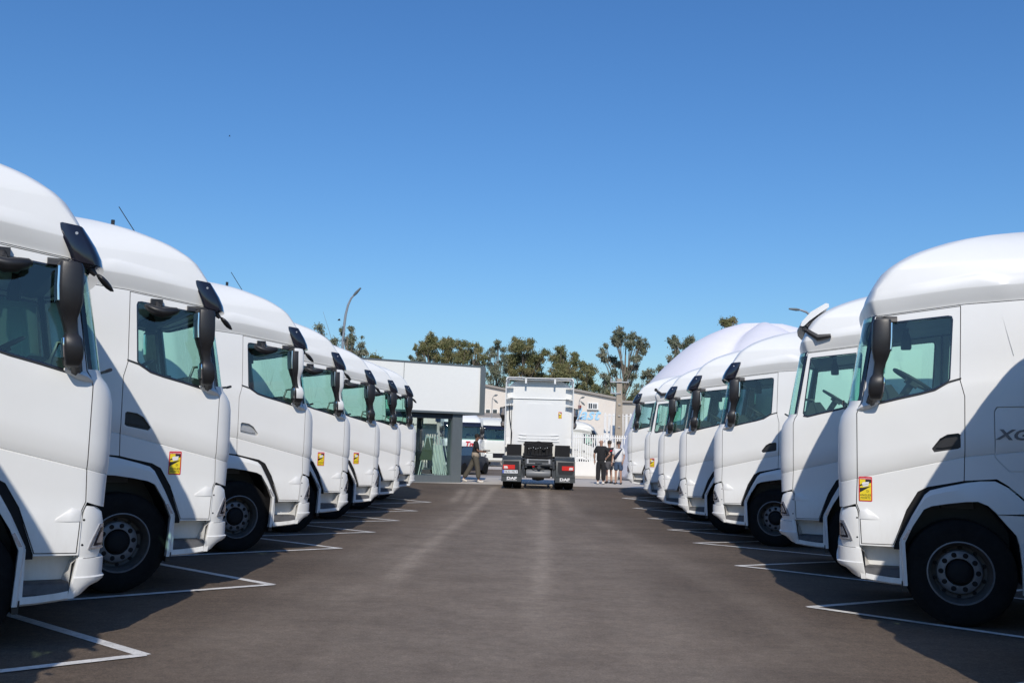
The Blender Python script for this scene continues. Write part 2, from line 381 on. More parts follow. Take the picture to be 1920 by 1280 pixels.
    b.loft([[(2.1, y*.93, z-.03) for y, z in pr] + [(2.1, y*.93, z-.03) for y, z in reversed(po)], [(2.62, y, z) for y, z in pr] + [(2.62, y, z) for y, z in reversed(po)]])
    b.build('roof_spoiler', M['white'], T, 30)
    b = MB()
    b.box((2.5, 0, 3.90), (.1, 2.3, .03)); b.build('spoiler_beam', M['white'], T, 0)
    for y in (-.52, .56): b = MB(); b.box((2.57, y, 3.86), (.05, .07, .2)); b.build('spoiler_strut', M['white'], T, 0)
    for s in (1, -1):
        for z in (3.63, 3.22, 2.97, 1.45): b = MB(); b.prism([(s*1.24, z-.06), (s*1.24, z), (s*.98, z), (s*1.1, z-.02)], 'x', 2.30, 2.5); b.build('deflector_bracket', M['white'], T, 0)
    # rear wall stampings
    b = MB(); b.prism([(-.42, 1.55), (.42, 1.55), (.46, 1.62), (.46, 2.98), (.42, 3.03), (-.42, 3.03), (-.46, 2.98), (-.46, 1.62)], 'x', XB-.01, XB+.018)
    for z in (1.62, 1.72, 1.84): b.prism([(-.8+(z-1.6), z), (.8-(z-1.6), z), (.75, z+.03), (-.75, z+.03)], 'x', XB-.01, XB+.03)
    b.bbox(XB-.01, XB+.04, -1.1, 1.1, 3.20, 3.215)
    b.build('rear_wall_panel', M['white'], T, 0)
    b = MB(); b.tube([(XB+.06, -1.12, 3.0), (XB+.07, -1.1, 2.5), (XB+.09, -1.0, 1.9), (XB+.09, -1.02, 1.45)], .018, 6)
    b.tube([(XB+.05, -1.03, 3.05), (XB+.05, -1.03, 1.3)], .012, 6); b.build('rear_hose', M['black'], T)
    # headlight panels, bumper
    hl = [lv(.70, -.170, 1.235, .015, .18, xb=.045, rb=.01), lv(.78, -.188, 1.244, .015, .18, xb=.03, rb=.01), lv(.97, -.188, 1.244, .01, .18, xb=.008, rb=.01), lv(1.04, -.172, 1.24, -.005, .18, xb=0, rb=.004), lv(1.075, -.13, 1.232, -.02, .17, xb=-.015, rb=.004)]
    for s in (1, -1):
        R2 = [ring(L) for L in hl]; i0, i1 = 3, 21
        outr = [[(x, y*s, z + .14*max(0, (x+.17))*(1 if zi > 2 else 0)) for (x, y, z) in r[i0:i1]] for zi, r in enumerate(R2)]
        inr = [[(x+.07 if i < 14 else x+.01, y-s*.06, z) for i, (x, y, z) in enumerate(r)] for r in outr]
        b = MB(); b.loft([a_ + list(reversed(c_)) for a_, c_ in zip(outr, inr)]); P = b.build('headlight_panel', M['white'], T, 32)
        # lens: patch proud of the panel
        def surf(u, z, off):   # u 0..1 along the corner
            L = lv(z, -.188, 1.244, .015, .18); a = pi/2*u; x = L[3]-(L[3]-L[1]-L[5])*cos(a); y = L[2]-L[4]+L[4]*sin(a)
            return (x-off*cos(a), s*(y+off*sin(a)), z)
        lo = lambda t: (.0+.0*t, .76); 
        def lensgrid(u0, u1, z0, z1, off, sl):
            rows = []
            for j in range(7):
                tz = j/6; z = z0+(z1-z0)*tz; um = u1-(sl)*tz**1.3
                rows.append([surf(u0+(um-u0)*i/8, z, off) for i in range(9)])
            return rows
        b = MB(); o_ = lensgrid(.0, .78, .765, .955, .006, .34); i_ = lensgrid(.0, .78, .765, .955, -.03, .34)
        b.loft([a_+list(reversed(c_)) for a_, c_ in zip(o_, i_)]); HL = b.build('headlight', M['lens'], T, 40)
        b = MB(); o_ = lensgrid(.12, .64, .79, .925, .0085, .26); b.loft(o_, closed_loop=False, caps=False); b.build('lens_insert', M['gloss_black'], HL, 40)
        b = MB(); o_ = lensgrid(.22, .54, .81, .89, .011, .16); b.loft(o_, closed_loop=False, caps=False); b.build('reflector', M['lamp_clear'], HL, 40)
        b = MB(); b.loft([[surf(.77-.34*(t/6)**1.3, .765+.19*t/6, .011) for t in range(7)], [surf(.73-.34*(t/6)**1.3, .765+.19*t/6, .011) for t in range(7)]], closed_loop=False, caps=False)
        b.loft([[surf(.15+.62*t/6, .768, .011) for t in range(7)], [surf(.15+.6*t/6, .778, .011) for t in range(7)]], closed_loop=False, caps=False)
        b.build('light_strip', M['lamp_clear'], HL, 40)
        for z in (.80, .99):
            b = MB(); b.disc((-.005, s*1.240, z), .009, 10, 'y', s*.004); b.build('screw', M['hub'], P, 0)
    bl = [lv(.392, -.09, 1.215, .03, .24, xb=.078, rb=.01), lv(.43, -.15, 1.238, .03, .22, xb=.068, rb=.01), lv(.48, -.190, 1.250, .03, .21, xb=.058, rb=.01), lv(.53, -.214, 1.258, .03, .20, xb=.050, rb=.01), lv(.552, -.222, 1.261, .03, .20, xb=.045, rb=.01), lv(.562, -.205, 1.25, .025, .19, xb=.042, rb=.01), lv(.62, -.207, 1.25, .02, .19, xb=.032, rb=.01), lv(.695, -.205, 1.246, .01, .18, xb=.02, rb=.01)]
    def btilt(p): return (p[0], p[1], p[2]+(.09*max(0, min(1, (.06-p[0])/.26)) if p[2] < .44 else (.03*max(0, min(1, (.06-p[0])/.26)) if p[2] < .5 else 0)))
    me = loft_solid(bl, btilt).mesh('bumper', M['white'], 30); link('bumper', me, T)
    b = MB()
    b.bbox(-.14, -.08, -.8, .8, .72, 1.04)
    for i in range(4): b.bbox(-.155, -.13, -.75, .75, .76+i*.075, .79+i*.075)
    b.build('grille', M['gloss_black'], T, 0)
    b = MB(); b.bbox(.0, .06, -.9, .9, .43, .6); b.bbox(-.08, -.01, -1.15, 1.15, 1.0, 1.14); b.build('front_underrun', M['chassis'], T, 0)
    for s in (1, -1):
        # step well, tread and lip
        b = MB(); 
        b.bbox(.03, .42, s*1.03, s*1.06, .40, .84); b.bbox(.385, .41, s*1.05, s*1.235, .40, .78); 
        b.prism([(-.02, .70), (.028, .70), (.075, .40), (.03, .40)], 'y', s*1.05, s*1.242)
        b.add([(.06, s*1.06, .66), (.06, s*1.23, .66), (.12, s*1.06, .50), (.075, s*1.23, .45), (.02, s*1.06, .70), (.02, s*1.23, .70)], [(0, 1, 3, 2), (4, 5, 1, 0)])
        W_ = b.build('step_well', M['white'], T, 20)
        b = MB(); b.loft([[(x, s*y, z) for y, z in ((1.05, .44), (1.225, .425), (1.238, .44), (1.225, .505), (1.20, .52), (1.05, .525))] for x in (.066, .10, .25, .384)]); b.build('step_tread', M['grey_step'], T, 30)
        b = MB(); b.loft([[(x, s*y, z+dz) for y, z in ((1.04, .36), (1.225, .36), (1.246, .375), (1.242, .425), (1.20, .43), (1.04, .43))] for x, dz in ((.072, .03), (.15, .018), (.30, .003), (.40, -.002))]); b.build('step_lip', M['white'], T, 30)
        # fender band
        O = [(.415, .36), (.39, .80), (.505, 1.04), (.62, 1.243), (.67, 1.287), (.80, 1.325), (.985, 1.37), (1.12, 1.39), (1.25, 1.395), (1.355, 1.34), (1.50, 1.21), (1.60, 1.10)]
        I = [(.455, .36), (.435, .77), (.505, .93), (.61, 1.10), (.68, 1.135), (.83, 1.165), (1.0, 1.19), (1.09, 1.195), (1.18, 1.16), (1.26, 1.085), (1.34, .98), (1.36, 1.09)]
        I[-2] = (1.258, 1.083); I[-1] = (1.259, 1.082)
        mid = [((o[0]*.68+i[0]*.32), (o[1]*.68+i[1]*.32)) for o, i in zip(O, I)]
        b = MB(); b.loft([[(o[0], s*1.19, o[1]) for o in O], [(o[0], s*1.243, o[1]-.003) for o in O], [(m_[0], s*1.268, m_[1]) for m_ in mid], [(i[0], s*1.268, i[1]) for i in I], [(i[0], s*1.16, i[1]) for i in I]], closed_loop=False, caps=False)
        FN = b.build('wheel_arch', M['white'], T, 25)
        b = MB(); b.prism([(.412, .80), (.437, .80), (.49, .895), (.47, .905)], 'y', s*1.258, s*1.273); b.build('marker_lamp', M['lens'], FN, 0)
        b = MB(); b.prism([(.335, .70), (.40, .70), (.40, .80), (.512, 1.04), (.625, 1.24), (.675, 1.285), (.985, 1.375), (.985, 1.40), (.655, 1.33), (.56, 1.27), (.45, 1.09), (.33, .75)], 'y', s*1.19, s*1.228); b.build('arch_seal', M['hub'], T, 0)
        # well liner
        L1 = [(.456, .40), (.436, .77), (.506, .932), (.611, 1.102), (.681, 1.137), (.83, 1.167), (1.0, 1.192), (1.09, 1.197), (1.18, 1.162), (1.26, 1.085), (1.42, .88), (1.465, .42)]
        b = MB(); b.loft([[(p[0]+.005, s*1.2, p[1]) for p in L1], [(p[0]+.005, s*.62, p[1]) for p in L1]], closed_loop=False, caps=False)
        b.bbox(.42, 1.50, s*.60, s*.62, .4, 1.4); b.bbox(.42, 1.7, s*.62, s*1.18, 1.215, 1.235); b.build('wheel_well', M['black'], T, 20)
        # mud flap edge & lower side skirt behind the wheel
        b = MB(); b.prism([(.405, .30), (.45, .30), (.45, .40), (.40, .40)], 'y', s*.7, s*1.22); b.build('front_flap', M['black'], T, 0)
        b = MB(); b.prism([(1.262, 1.076), (1.42, .89), (1.445, .80), (1.465, .6), (1.465, .34), (2.62, .34), (2.62, 1.076)], 'y', s*1.20, s*1.262); b.build('side_skirt', M['white'], T, 20)
        # mirrors -------------------------------------------------
        for colr, opt in ((M['black'], 'mirror_black'), (M['white'], 'mirror_white')):
            b = MB(); secs = [(2.945, .055, .08, .225, 1.42), (2.935, .082, .11, .22, 1.42), (2.90, .092, .12, .215, 1.42), (2.75, .094, .122, .21, 1.42), (2.64, .090, .12, .205, 1.42), (2.57, .072, .10, .20, 1.41), (2.52, .056, .08, .195, 1.40), (2.45, .050, .07, .18, 1.39),
                              (2.40, .048, .07, .17, 1.39), (2.365, .068, .09, .165, 1.40), (2.30, .076, .10, .155, 1.40), (2.22, .070, .10, .15, 1.38), (2.165, .058, .075, .15, 1.36), (2.15, .04, .05, .15, 1.36)]
            def sec(z, a_, b_, cx, cy):
                r = []
                for i in range(20):
                    t = 2*pi*i/20; c_, s_ = cos(t), sin(t)
                    r.append((cx+.028+a_*math.copysign(abs(c_)**.4, c_), s*(cy+b_*math.copysign(abs(s_)**.4, s_)), z))
                return r
            b.loft([sec(*q) for q in secs])
            Mr = b.build('door_mirror', colr, T, 40); Mr['opt'] = opt+('_p' if s > 0 else '_d')
            if colr == M['white']:
                Mr.data.materials.append(M['black'])
                for p_ in Mr.data.polygons:
                    if p_.center.x > .275-(2.9-p_.center.z)*.10 or p_.center.z < 2.24 or (2.36 < p_.center.z < 2.5 and p_.center.x > .21): p_.material_index = 1
            b = MB(); b.loft([sec(z, .012, b_*.85, cx+a_-.004, cy) for z, a_, b_, cx, cy in secs[2:5]]); b.build('mirror_glass', M['mirror'], Mr, 40); b = MB(); b.loft([sec(z, .010, b_*.8, cx+a_-.004, cy) for z, a_, b_, cx, cy in secs[9:12]])
            b.build('wide_mirror_glass', M['mirror'], Mr, 40)
            b = MB(); b.tube([(.21, s*1.42, 2.93), (.25, s*1.34, 2.965), (.30, s*1.25, 2.955)], .022, 8); 
            b.loft([[(x, s*y, z) for y, z in ((1.22, 2.93), (1.28, 2.94), (1.27, 2.975), (1.22, 3.0))] for x in (.20, .24, .36, .39)]); b.build('mirror_bracket', M['black'], Mr, 40)
            b = MB(); b.tube([(.15, s*1.36, 2.19), (.13, s*1.27, 2.13)], .045, 8); b.build('mirror_hinge', M['black'], Mr, 40)
            b = MB(); b.loft([[(x, s*(1.24+yy*w_), 2.06+zz*w_+dz) for yy, zz in ((0, -.03), (.05, -.015), (.075, .02), (.05, .05), (0, .06))] for x, w_, dz in ((.0, .3, -.01), (.05, .9, .01), (.12, 1.0, .03), (.19, .7, .06), (.23, .1, .075))])
            b.build('mirror_foot', M['white'], Mr, 50)
    # kerb mirror and front mirror on the passenger side
    b = MB(); rr = []
    for x, a_, b_, zc in ((.50, .02, .02, 2.915), (.53, .07, .04, 2.91), (.60, .10, .055, 2.895), (.68, .11, .055, 2.885), (.76, .095, .05, 2.90), (.82, .06, .035, 2.925), (.85, .02, .015, 2.94)):
        rr.append([(x, 1.37+a_*cos(2*pi*i/14), zc+b_*sin(2*pi*i/14)) for i in range(14)])
    b.loft(rr); b.tube([(.70, 1.33, 2.93), (.70, 1.24, 3.0)], .03, 8); b.box((.71, 1.24, 3.0), (.12, .06, .07)); K = b.build('kerb_mirror', M['black'], T, 50); K['opt'] = 'kerb'
    b = MB(); b.tube([(.11, 1.20, 2.99), (.07, 1.20, 2.94), (.03, 1.20, 2.90)], [.04, .03, .018], 8); A_ = b.build('front_mirror_arm', M['black'], T, 50); A_['opt'] = 'front_mirror'
    b = MB(); rr = []
    for t, a_ in ((0, .010), (.02, .024), (.06, .036), (.10, .037), (.14, .027), (.168, .006)):
        rr.append([(.025-t*.80, 1.20+a_*1.5*cos(2*pi*i/12), 2.905-t*.70+a_*.9*sin(2*pi*i/12)) for i in range(12)])
    b.loft(rr); b.build('front_mirror', M['black'], A_, 50)
    # visor: a shell standing off the roof's front
    def vis(R0, name, m_, opt):
        rows = []
        for z, F, w, xs in R0: rows.append([p for p in ring((z, F, w, xs, .36, .05, .1, XB, .06))])
        nn = len(rows[0]); cut = [21, 19, 18, 18]
        b = MB()
        outr = []
        for j, r in enumerate(rows):
            c_ = 20
            seq = list(range(-c_, c_+1)); outr.append([r[(i*1) % nn] for i in seq])
        m0 = max(len(o) for o in outr)
        def res(o):
            out = []
            for k in range(m0):
                t = k*(len(o)-1)/(m0-1); i = min(int(t), len(o)-2); f = t-i
                out.append(tuple(o[i][q]*(1-f)+o[i+1][q]*f for q in range(3)))
            return out
        outr = [res(o) for o in outr]; inr = [[(x+.03, y*.985, z-.012) for x, y, z in r] for r in outr]
        b.loft(outr, closed_loop=False, caps=False); b.loft(inr, closed_loop=False, caps=False)
        for j in (0, -1): b.loft([outr[j], inr[j]], closed_loop=False, caps=False)
        for e in (0, -1): b.loft([[o[e] for o in outr], [o[e] for o in inr]], closed_loop=False, caps=False)
        V = b.build(name, m_, T, 40); V['opt'] = opt
        return V
    V = vis([(3.25, .06, 1.256, .19), (3.20, .015, 1.268, .17), (3.12, -.045, 1.282, .13), (3.03, -.09, 1.288, .085), (2.965, -.105, 1.278, .06), (2.94, -.03, 1.235, .08)], 'sun_visor', M['gloss_black'], 'visor')
    for s in (1, -1):
        for x, y, z in ((.20, 1.262, 3.205), (.15, 1.27, 3.08)):
            b = MB(); b.disc((x, s*y, z), .012, 8, 'y', s*.012); b.build('bolt', M['galv'], V, 0)
        b = MB(); b.tube([(.16, s*1.25, 3.32), (.24, s*1.27, 3.26), (.33, s*1.29, 3.20), (.50, s*1.29, 3.225)], [.03, .035, .045, .028], 8); b.lathe([(0, 0), (.045, 0), (.045, .03)], (.16, s*1.25, 3.325), 16, 'y', s); b.lathe([(.026, .032), (.026, .036), (.016, .036), (.016, .032)], (.16, s*1.25, 3.325), 16, 'y', s)
        o = b.build('visor_bracket', M['black'], T, 40); o['opt'] = 'bracket'
    b = MB(); b.loft([[(x+.10*(abs(y)/1.1)**2, y, z) for x, z in ((.0, 3.40), (.02, 3.46), (.14, 3.595), (.34, 3.715), (.38, 3.705), (.385, 3.66), (.26, 3.575), (.12, 3.47), (.04, 3.39))] for y in (-1.02, -.8, -.4, 0, .4, .8, 1.02)])
    o = b.build('raised_visor', M['white'], T, 30); o['opt'] = 'white_visor'
    b = MB(); b.loft([[(x+.10*(abs(y)/1.1)**2, y, z) for x, z in ((-.01, 3.37), (-.01, 3.40), (.04, 3.39), (.08, 3.40), (.08, 3.37))] for y in (-1.01, -.5, 0, .5, 1.01)]); o = b.build('visor_edge', M['black'], T, 0); o['opt'] = 'white_visor'
    # antenna
    b = MB(); b.tube([(.87, .72, 3.80), (1.07, .72, 4.08)], .005, 5); b.tube([(1.12, .72, 3.84), (1.12, .72, 3.925)], .02, 6); o = b.build('antenna', M['black'], T); o['opt'] = 'antenna'
    # interior ------------------------------------------------
    b = MB(); b.add([(.16, -1.17, 3.13), (XB-.06, -1.17, 3.33), (XB-.06, 1.17, 3.33), (.16, 1.17, 3.13), (.16, -1.17, 3.15), (XB-.06, -1.17, 3.35), (XB-.06, 1.17, 3.35), (.16, 1.17, 3.15)], [(0, 1, 2, 3), (7, 6, 5, 4), (0, 4, 5, 1), (3, 2, 6, 7), (0, 3, 7, 4), (1, 5, 6, 2)]); b.prism([(.14, 2.985), (.30, 2.955), (.50, 2.99), (.52, 3.16), (.14, 3.14)], 'y', -1.12, 1.12); b.build('roof_lining', M['liner'], T, 0)
    b = MB(); b.bbox(.30, XB-.05, -1.14, 1.14, 1.28, 1.32); b.build('cab_floor', M['interior'], T, 0)
    b = MB(); b.prism([(-.07, 1.1), (.35, 1.1), (.38, 1.6), (.30, 2.10), (.18, 2.17), (-.05, 2.14)], 'y', -1.15, 1.15); b.prism([(.12, 2.1), (.40, 2.05), (.44, 2.20), (.34, 2.34), (.20, 2.33)], 'y', -.84, -.30); b.prism([(.02, 2.12), (.34, 2.05), (.36, 2.18), (.26, 2.26), (.06, 2.22)], 'y', -.30, .9)
    b.build('dashboard', M['dash'], T, 30)
    c = Vector((.56, -.58, 2.40)); Rw = Matrix.Rotation(radians(32), 3, 'Y')
    b = MB(); b.tube([c + Rw @ Vector((.215*cos(2*pi*i/24), .215*sin(2*pi*i/24), 0)) for i in range(24)], .018, 8, closed=True)
    for a_ in (0, pi/2*1.2, -pi/2*1.2): b.tube([c + Rw @ Vector((0, 0, -.03)), c + Rw @ Vector((.21*cos(a_), .21*sin(a_), 0))], .022, 6)
    b.box(c + Rw @ Vector((0, 0, -.03)), (.14, .16, .05), Rw); b.tube([c + Rw @ Vector((0, 0, -.03)), c + Rw @ Vector((0, 0, -.35))], .04, 8)
    b.build('steering_wheel', M['dash'], T)
    b = MB(); b.loft([[(x, y, z) for x, y in ((.47, -.06), (.57, -.06), (.57, .06), (.47, .06))] for z in (2.79, 2.80)]); b.loft([[(.52+a_*cx, a_*cy, z) for cx, cy in ((-1, -.7), (-.7, -1), (.7, -1), (1, -.7), (1, .7), (.7, 1), (-.7, 1), (-1, .7))] for z, a_ in ((2.785, .045), (2.80, .055), (2.88, .055), (2.93, .045), (2.97, .03), (3.16, .03))]); b.build('mirror_screen', M['dash'], T, 20)
    for sy in (-1, 1):
        b = MB(); b.tube([(.10, sy*1.10, 2.13), (.11, sy*1.12, 2.30), (.17, sy*1.12, 2.36), (.26, sy*1.12, 2.35), (.30, sy*1.12, 2.22), (.31, sy*1.12, 2.1)], .016, 6); b.build('grab_handle', M['black'], T)
    for y in (-.56, .62):
        b = MB(); b.loft([[(x, y+yy*w_, z) for yy in (-1, -.8, .8, 1)] + [(x+t, y+yy*w_, z) for yy in (1, .8, -.8, -1)] for x, z, w_, t in ((1.15, 1.75, .25, .12), (1.25, 2.0, .26, .12), (1.36, 2.30, .2, .10), (1.37, 2.33, .12, .08), (1.41, 2.48, .13, .08), (1.42, 2.52, .1, .06))])
        b.bbox(.72, 1.2, y-.26, y+.26, 1.65, 1.8); b.bbox(.8, 1.1, y-.18, y+.18, 1.1, 1.65); b.build('seat', M['seat'], T, 40)
    # warning sticker on each side (opt) and rear
    def sticker(name, Mx, opt):
        b = MB(); b.mi = 0
        def rr(w, h, r, z0, z1):
            pts = []
            for cx, cy, a0 in ((w-r, h-r, 0), (-(w-r), h-r, pi/2), (-(w-r), -(h-r), pi), (w-r, -(h-r), 3*pi/2)):
                for i in range(4): a = a0+pi/2*i/3; pts.append((cx+r*cos(a), cy+r*sin(a)))
            b.loft([[(x, y, z0) for x, y in pts], [(x, y, z1) for x, y in pts]])
        w, h = .063, .121
        rr(w, h, .01, 0, .003)
        b.mi = 1; b.prism([(-.053, -.111), (.053, -.111), (.053, .094), (-.053, .094)], 'z', .003, .0045)
        b.mi = 2
        for P in ([(.0, .094), (.053, .094), (.053, .062), (-.02, .05), (-.053, .04), (-.053, .025), (-.0, .05)], [(-.053, .012), (-.03, .012), (.0, .018), (.053, .030), (-.053, -.035)]): b.prism(P, 'z', .0045, .006)
        b.mi = 3
        for P in ([(-.028, .035), (.028, .05), (.036, .072), (-.022, .066), (-.032, .055)], [(-.02, .022), (.02, .03), (.034, .045), (.022, .052), (-.028, .038)]): b.prism(P, 'z', .006, .0075)
        b.mi = 2; b.prism([(.01, -.03), (.03, -.03), (.03, -.028), (.012, -.028), (.012, -.008), (.01, -.008)], 'z', .0045, .006)
        b.prism([(.01, -.03), (.034, -.018), (.033, -.016), (.011, -.009), (.01, -.011), (.03, -.018), (.012, -.028)], 'z', .0045, .006)
        me = b.mesh(name, [M['st_red'], M['st_yel'], M['st_blk'], M['st_wht']], 0)
        for txt, sz, y, mi, z in (('ATTENTION', .0185, .1015, 3, .0045), ('ANGLES', .027, -.060, 2, .0062), ('MORTS', .027, -.088, 2, .0062)):
            tm = text_mesh(txt, sz, 't', 0, 1.08, 0, .0008); tm.transform(Matrix.Translation((0, y, z)))
            bm = bmesh.new(); bm.from_mesh(me); n0 = len(bm.faces); bm.from_mesh(tm); bm.faces.ensure_lookup_table()
            for f_ in bm.faces[n0:]: f_.material_index = mi
            bm.to_mesh(me); bm.free()
        me.transform(Mx); o = link(name, me, T); o['opt'] = opt; return o
    Ry = lambda s: Matrix.Rotation(radians(90), 4, 'X') if s < 0 else Matrix.Rotation(radians(180), 4, 'Z') @ Matrix.Rotation(radians(90), 4, 'X')
    sticker('warning_sticker', Matrix.Translation((.076, -1.243, 1.275)) @ Ry(-1), 'st_d')
    sticker('warning_sticker', Matrix.Translation((.42, 1.243, 1.325)) @ Ry(1), 'st_p')
    sticker('warning_sticker', Matrix.Translation((XB+.003, .78, 2.62)) @ Matrix.Rotation(radians(90), 4, 'Z') @ Matrix.Rotation(radians(90), 4, 'X'), 'st_r')
    for s in (-1, 1):
        me = text_mesh('XG', .135, 'badge', .004, 1.05, .25, .006); place_text(me, M['badge'], Matrix.Translation((1.40, s*1.266, 1.835)) @ Ry(s) @ Matrix.Scale(1.35, 4, (1, 0, 0)), 'model_badge', T)
    # wheels --------------------------------------------------
    def wheel(x, y, s, steer, name):
        Wn = empty(name); Wn.parent = T
        O = Matrix.Translation((x, y, 0)) @ Matrix.Rotation(radians(steer), 4, 'Z') @ Matrix.Translation((0, 0, .507))
        h = .155
        b = MB(); pr = [(.285, -h+.02), (.30, -h), (.40, -h-.012), (.47, -h+.005), (.497, -h+.03), (.507, -.09)] + [(.507 if i % 3 else .497, -.09+.18*i/12) for i in range(1, 12)] + [(.507, .09), (.497, h-.03), (.47, h-.005), (.40, h+.012), (.30, h), (.285, h-.02)]
        b.lathe(pr, (0, 0, 0), 48, 'y', s); o = b.build('tyre', M['rubber'], Wn, 30)
        b = MB(); b.lathe([(.302, h-.012), (.302, h+.004), (.291, h+.006), (.286, h-.010)], (0, 0, 0), 48, 'y', s); b.build('rim', M['steel_rim'], Wn, 50)
        b = MB(); b.lathe([(.287, h-.008), (.276, h-.03), (.262, h-.045), (.252, h-.10), (.248, h-.13), (.212, h-.145)], (0, 0, 0), 48, 'y', s); b.build('rim_dish', M['rim_dark'], Wn, 50)
        b = MB(); b.lathe([(.215, h-.14), (.206, h-.105), (.20, h-.10), (.132, h-.10), (.125, h-.12), (.122, h-.2)], (0, 0, 0), 48, 'y', s); b.build('wheel_disc', M['steel_rim'], Wn, 50)
        b = MB()
        for k in range(10):
            a = 2*pi*k/10+.15; b.lathe([(0, .008), (.021, .006), (.025, 0)], (.167*cos(a), s*(h-.1), .167*sin(a)), 12, 'y', s)
        b.build('wheel_nuts', M['hub'], Wn, 30)['kind'] = 'stuff'
        b = MB()
        for k in range(10):
            a = 2*pi*k/10+.46; b.lathe([(0, .003), (.018, .002), (.02, 0)], (.232*cos(a), s*(h-.126), .232*sin(a)), 10, 'y', s)
        b.build('rim_holes', M['hub'], Wn, 30)['kind'] = 'stuff'
        b = MB(); b.lathe([(.124, h-.2), (.118, h-.09), (.10, h-.07), (.06, h-.06), (0, h-.06)], (0, 0, 0), 32, 'y', s); b.build('hub_cap', M['hub'], Wn, 40)
        Wn.matrix_local = O
        return Wn
    for s in (1, -1): wheel(.93, s*1.07, s, 0, 'front_wheel')
    for s in (1, -1):
        wheel(4.72, s*1.05, s, 0, 'rear_wheel')
        b = MB(); b.lathe([(.285, -.13), (.30, -.15), (.47, -.15), (.507, -.1), (.507, .1), (.47, .15), (.3, .15), (.285, .13), (.2, .1), (0, .1)], (4.72, s*.72, .507), 40, 'y', s); b.build('inner_tyre', M['rubber'], T, 40)
    # chassis --------------------------------------------------
    b = MB()
    for s in (1, -1): b.bbox(-.05, 5.35, s*.39, s*.47, .72, .98)
    for x in (.6, 2.3, 3.4, 4.3, 5.25): b.bbox(x-.05, x+.05, -.4, .4, .75, .95)
    b.lathe([(0, -.9), (.09, -.9), (.09, .9), (0, .9)], (4.72, 0, .5), 12, 'y'); b.lathe([(0, -.25), (.2, -.2), (.24, 0), (.2, .2), (0, .25)], (4.72, 0, .5), 16, 'y'); b.lathe([(0, -1.0), (.07, -1.0), (.07, 1.0), (0, 1.0)], (.93, 0, .45), 12, 'y')
    b.bbox(.2, 2.1, -.45, .45, .55, 1.0); b.build('chassis_frame', M['chassis'], T, 20)
    b = MB(); b.lathe([(0, -.42), (.13, -.42), (.145, -.38), (.145, .38), (.13, .42), (0, .42)], (5.2, 0, .52), 20, 'y'); b.build('air_tank', M['tank'], T, 30)
    b = MB(); b.bbox(5.32, 5.40, -.47, .47, .80, 1.0); b.build('rear_crossmember', M['chassis'], T, 0)
    b = MB(); b.bbox(5.40, 5.43, -.40, -.34, .86, 1.02); b.bbox(5.40, 5.43, .34, .40, .86, 1.02); b.bbox(5.40, 5.42, -.34, .34, .985, 1.01); b.bbox(5.40, 5.42, -.34, .34, .86, .875)
    b.build('rear_bracket', M['galv'], T, 0)
    b = MB(); b.loft([[(x, y, z) for x, z in ((4.3, 1.16), (5.2, 1.10), (5.2, 1.05), (4.3, 1.08))] for y in (-.42, -.2, .2, .42)]); b.lathe([(0, 0), (.45, 0), (.45, .04), (0, .04)], (4.6, 0, 1.13), 24, 'z'); b.bbox(4.4, 4.8, -.5, .5, 1.0, 1.1); b.build('fifth_wheel', M['hub'], T, 20)
    b = MB(); b.bbox(2.3, 2.75, -.52, .52, 1.0, 1.62); b.tube([(2.75, .2, 1.35), (2.85, .2, 1.35)], .05, 10); b.tube([(2.75, -.3, 1.3), (3.0, -.25, 1.15), (3.3, 0, 1.1)], .025, 6); b.tube([(2.72, -.55, 1.5), (2.72, 0, 1.6), (2.72, .55, 1.5)], .04, 8)
    for k in range(7): b.tube([(2.76, -.4+.13*k, 1.1), (2.8, -.38+.13*k, 1.4), (2.76, -.4+.12*k, 1.5)], .02, 5)
    b.build('engine_back', M['hub'], T, 20)
    b = MB()
    for k in range(9): b.box((2.79, -.35+.085*k, 1.36+.02*((k*7) % 3)), (.02, .03, .03))
    b.tube([(2.79, .2, 1.36), (2.83, .2, 1.36)], .035, 10); b.build('cable_fittings', M['galv'], T, 0)['kind'] = 'stuff'
    for s in (1, -1):
        b = MB(); b.tube([(5.38, s*.5, .95), (5.40, s*.52, .7), (5.36, s*.5, .45)], .05, 6); b.box((5.34, s*.52, .52), (.12, .12, .28)); b.tube([(5.3, s*.45, 1.0), (5.36, s*.58, 1.03)], .03, 6); b.build('suspension_bracket', M['chassis'], T, 20)
    b = MB(); b.tube([(5.40, -.22, .78), (5.43, -.1, .70), (5.42, .06, .74), (5.41, .2, .70)], .016, 6); b.build('coiled_cable', M['hub'], T)
    b = MB(); b.tube([(5.41, -.2, .76), (5.44, -.14, .76)], .022, 6); b.build('red_coupling', M['red'], T)
    b = MB(); b.bbox(5.41, 5.44, -.12, .12, .87, .95); b.lathe([(0, 0), (.06, 0), (.06, .04), (0, .04)], (5.40, .02, .74), 12, 'x'); b.build('tow_coupling', M['chassis'], T, 20)
    for s in (1, -1):
        b = MB(); b.bbox(1.55, 3.75, s*.6, s*1.19, .42, 1.05); b.build('fuel_tank', M['chassis'], T, 20)
        b = MB(); b.bbox(2.35, 3.0, s*.62, s*1.15, 1.05, 1.5); b.build('equipment_box', M['hub'], T, 0)
        b = MB(); b.bbox(3.85, 3.95, s*.55, s*1.22, .5, 1.02)
        arc = [(4.72+.6*cos(t), .507+.58*sin(t)) for t in [radians(d) for d in (170, 150, 130, 110, 90, 70, 50, 32)]]
        b.loft([[(x, s*.56, z) for x, z in arc], [(x, s*1.245, z) for x, z in arc], [(x*1.0+(x-4.72)*.04, s*1.245, z+.02) for x, z in arc], [(x, s*.56, z+.025) for x, z in arc]], closed_loop=False, caps=False)
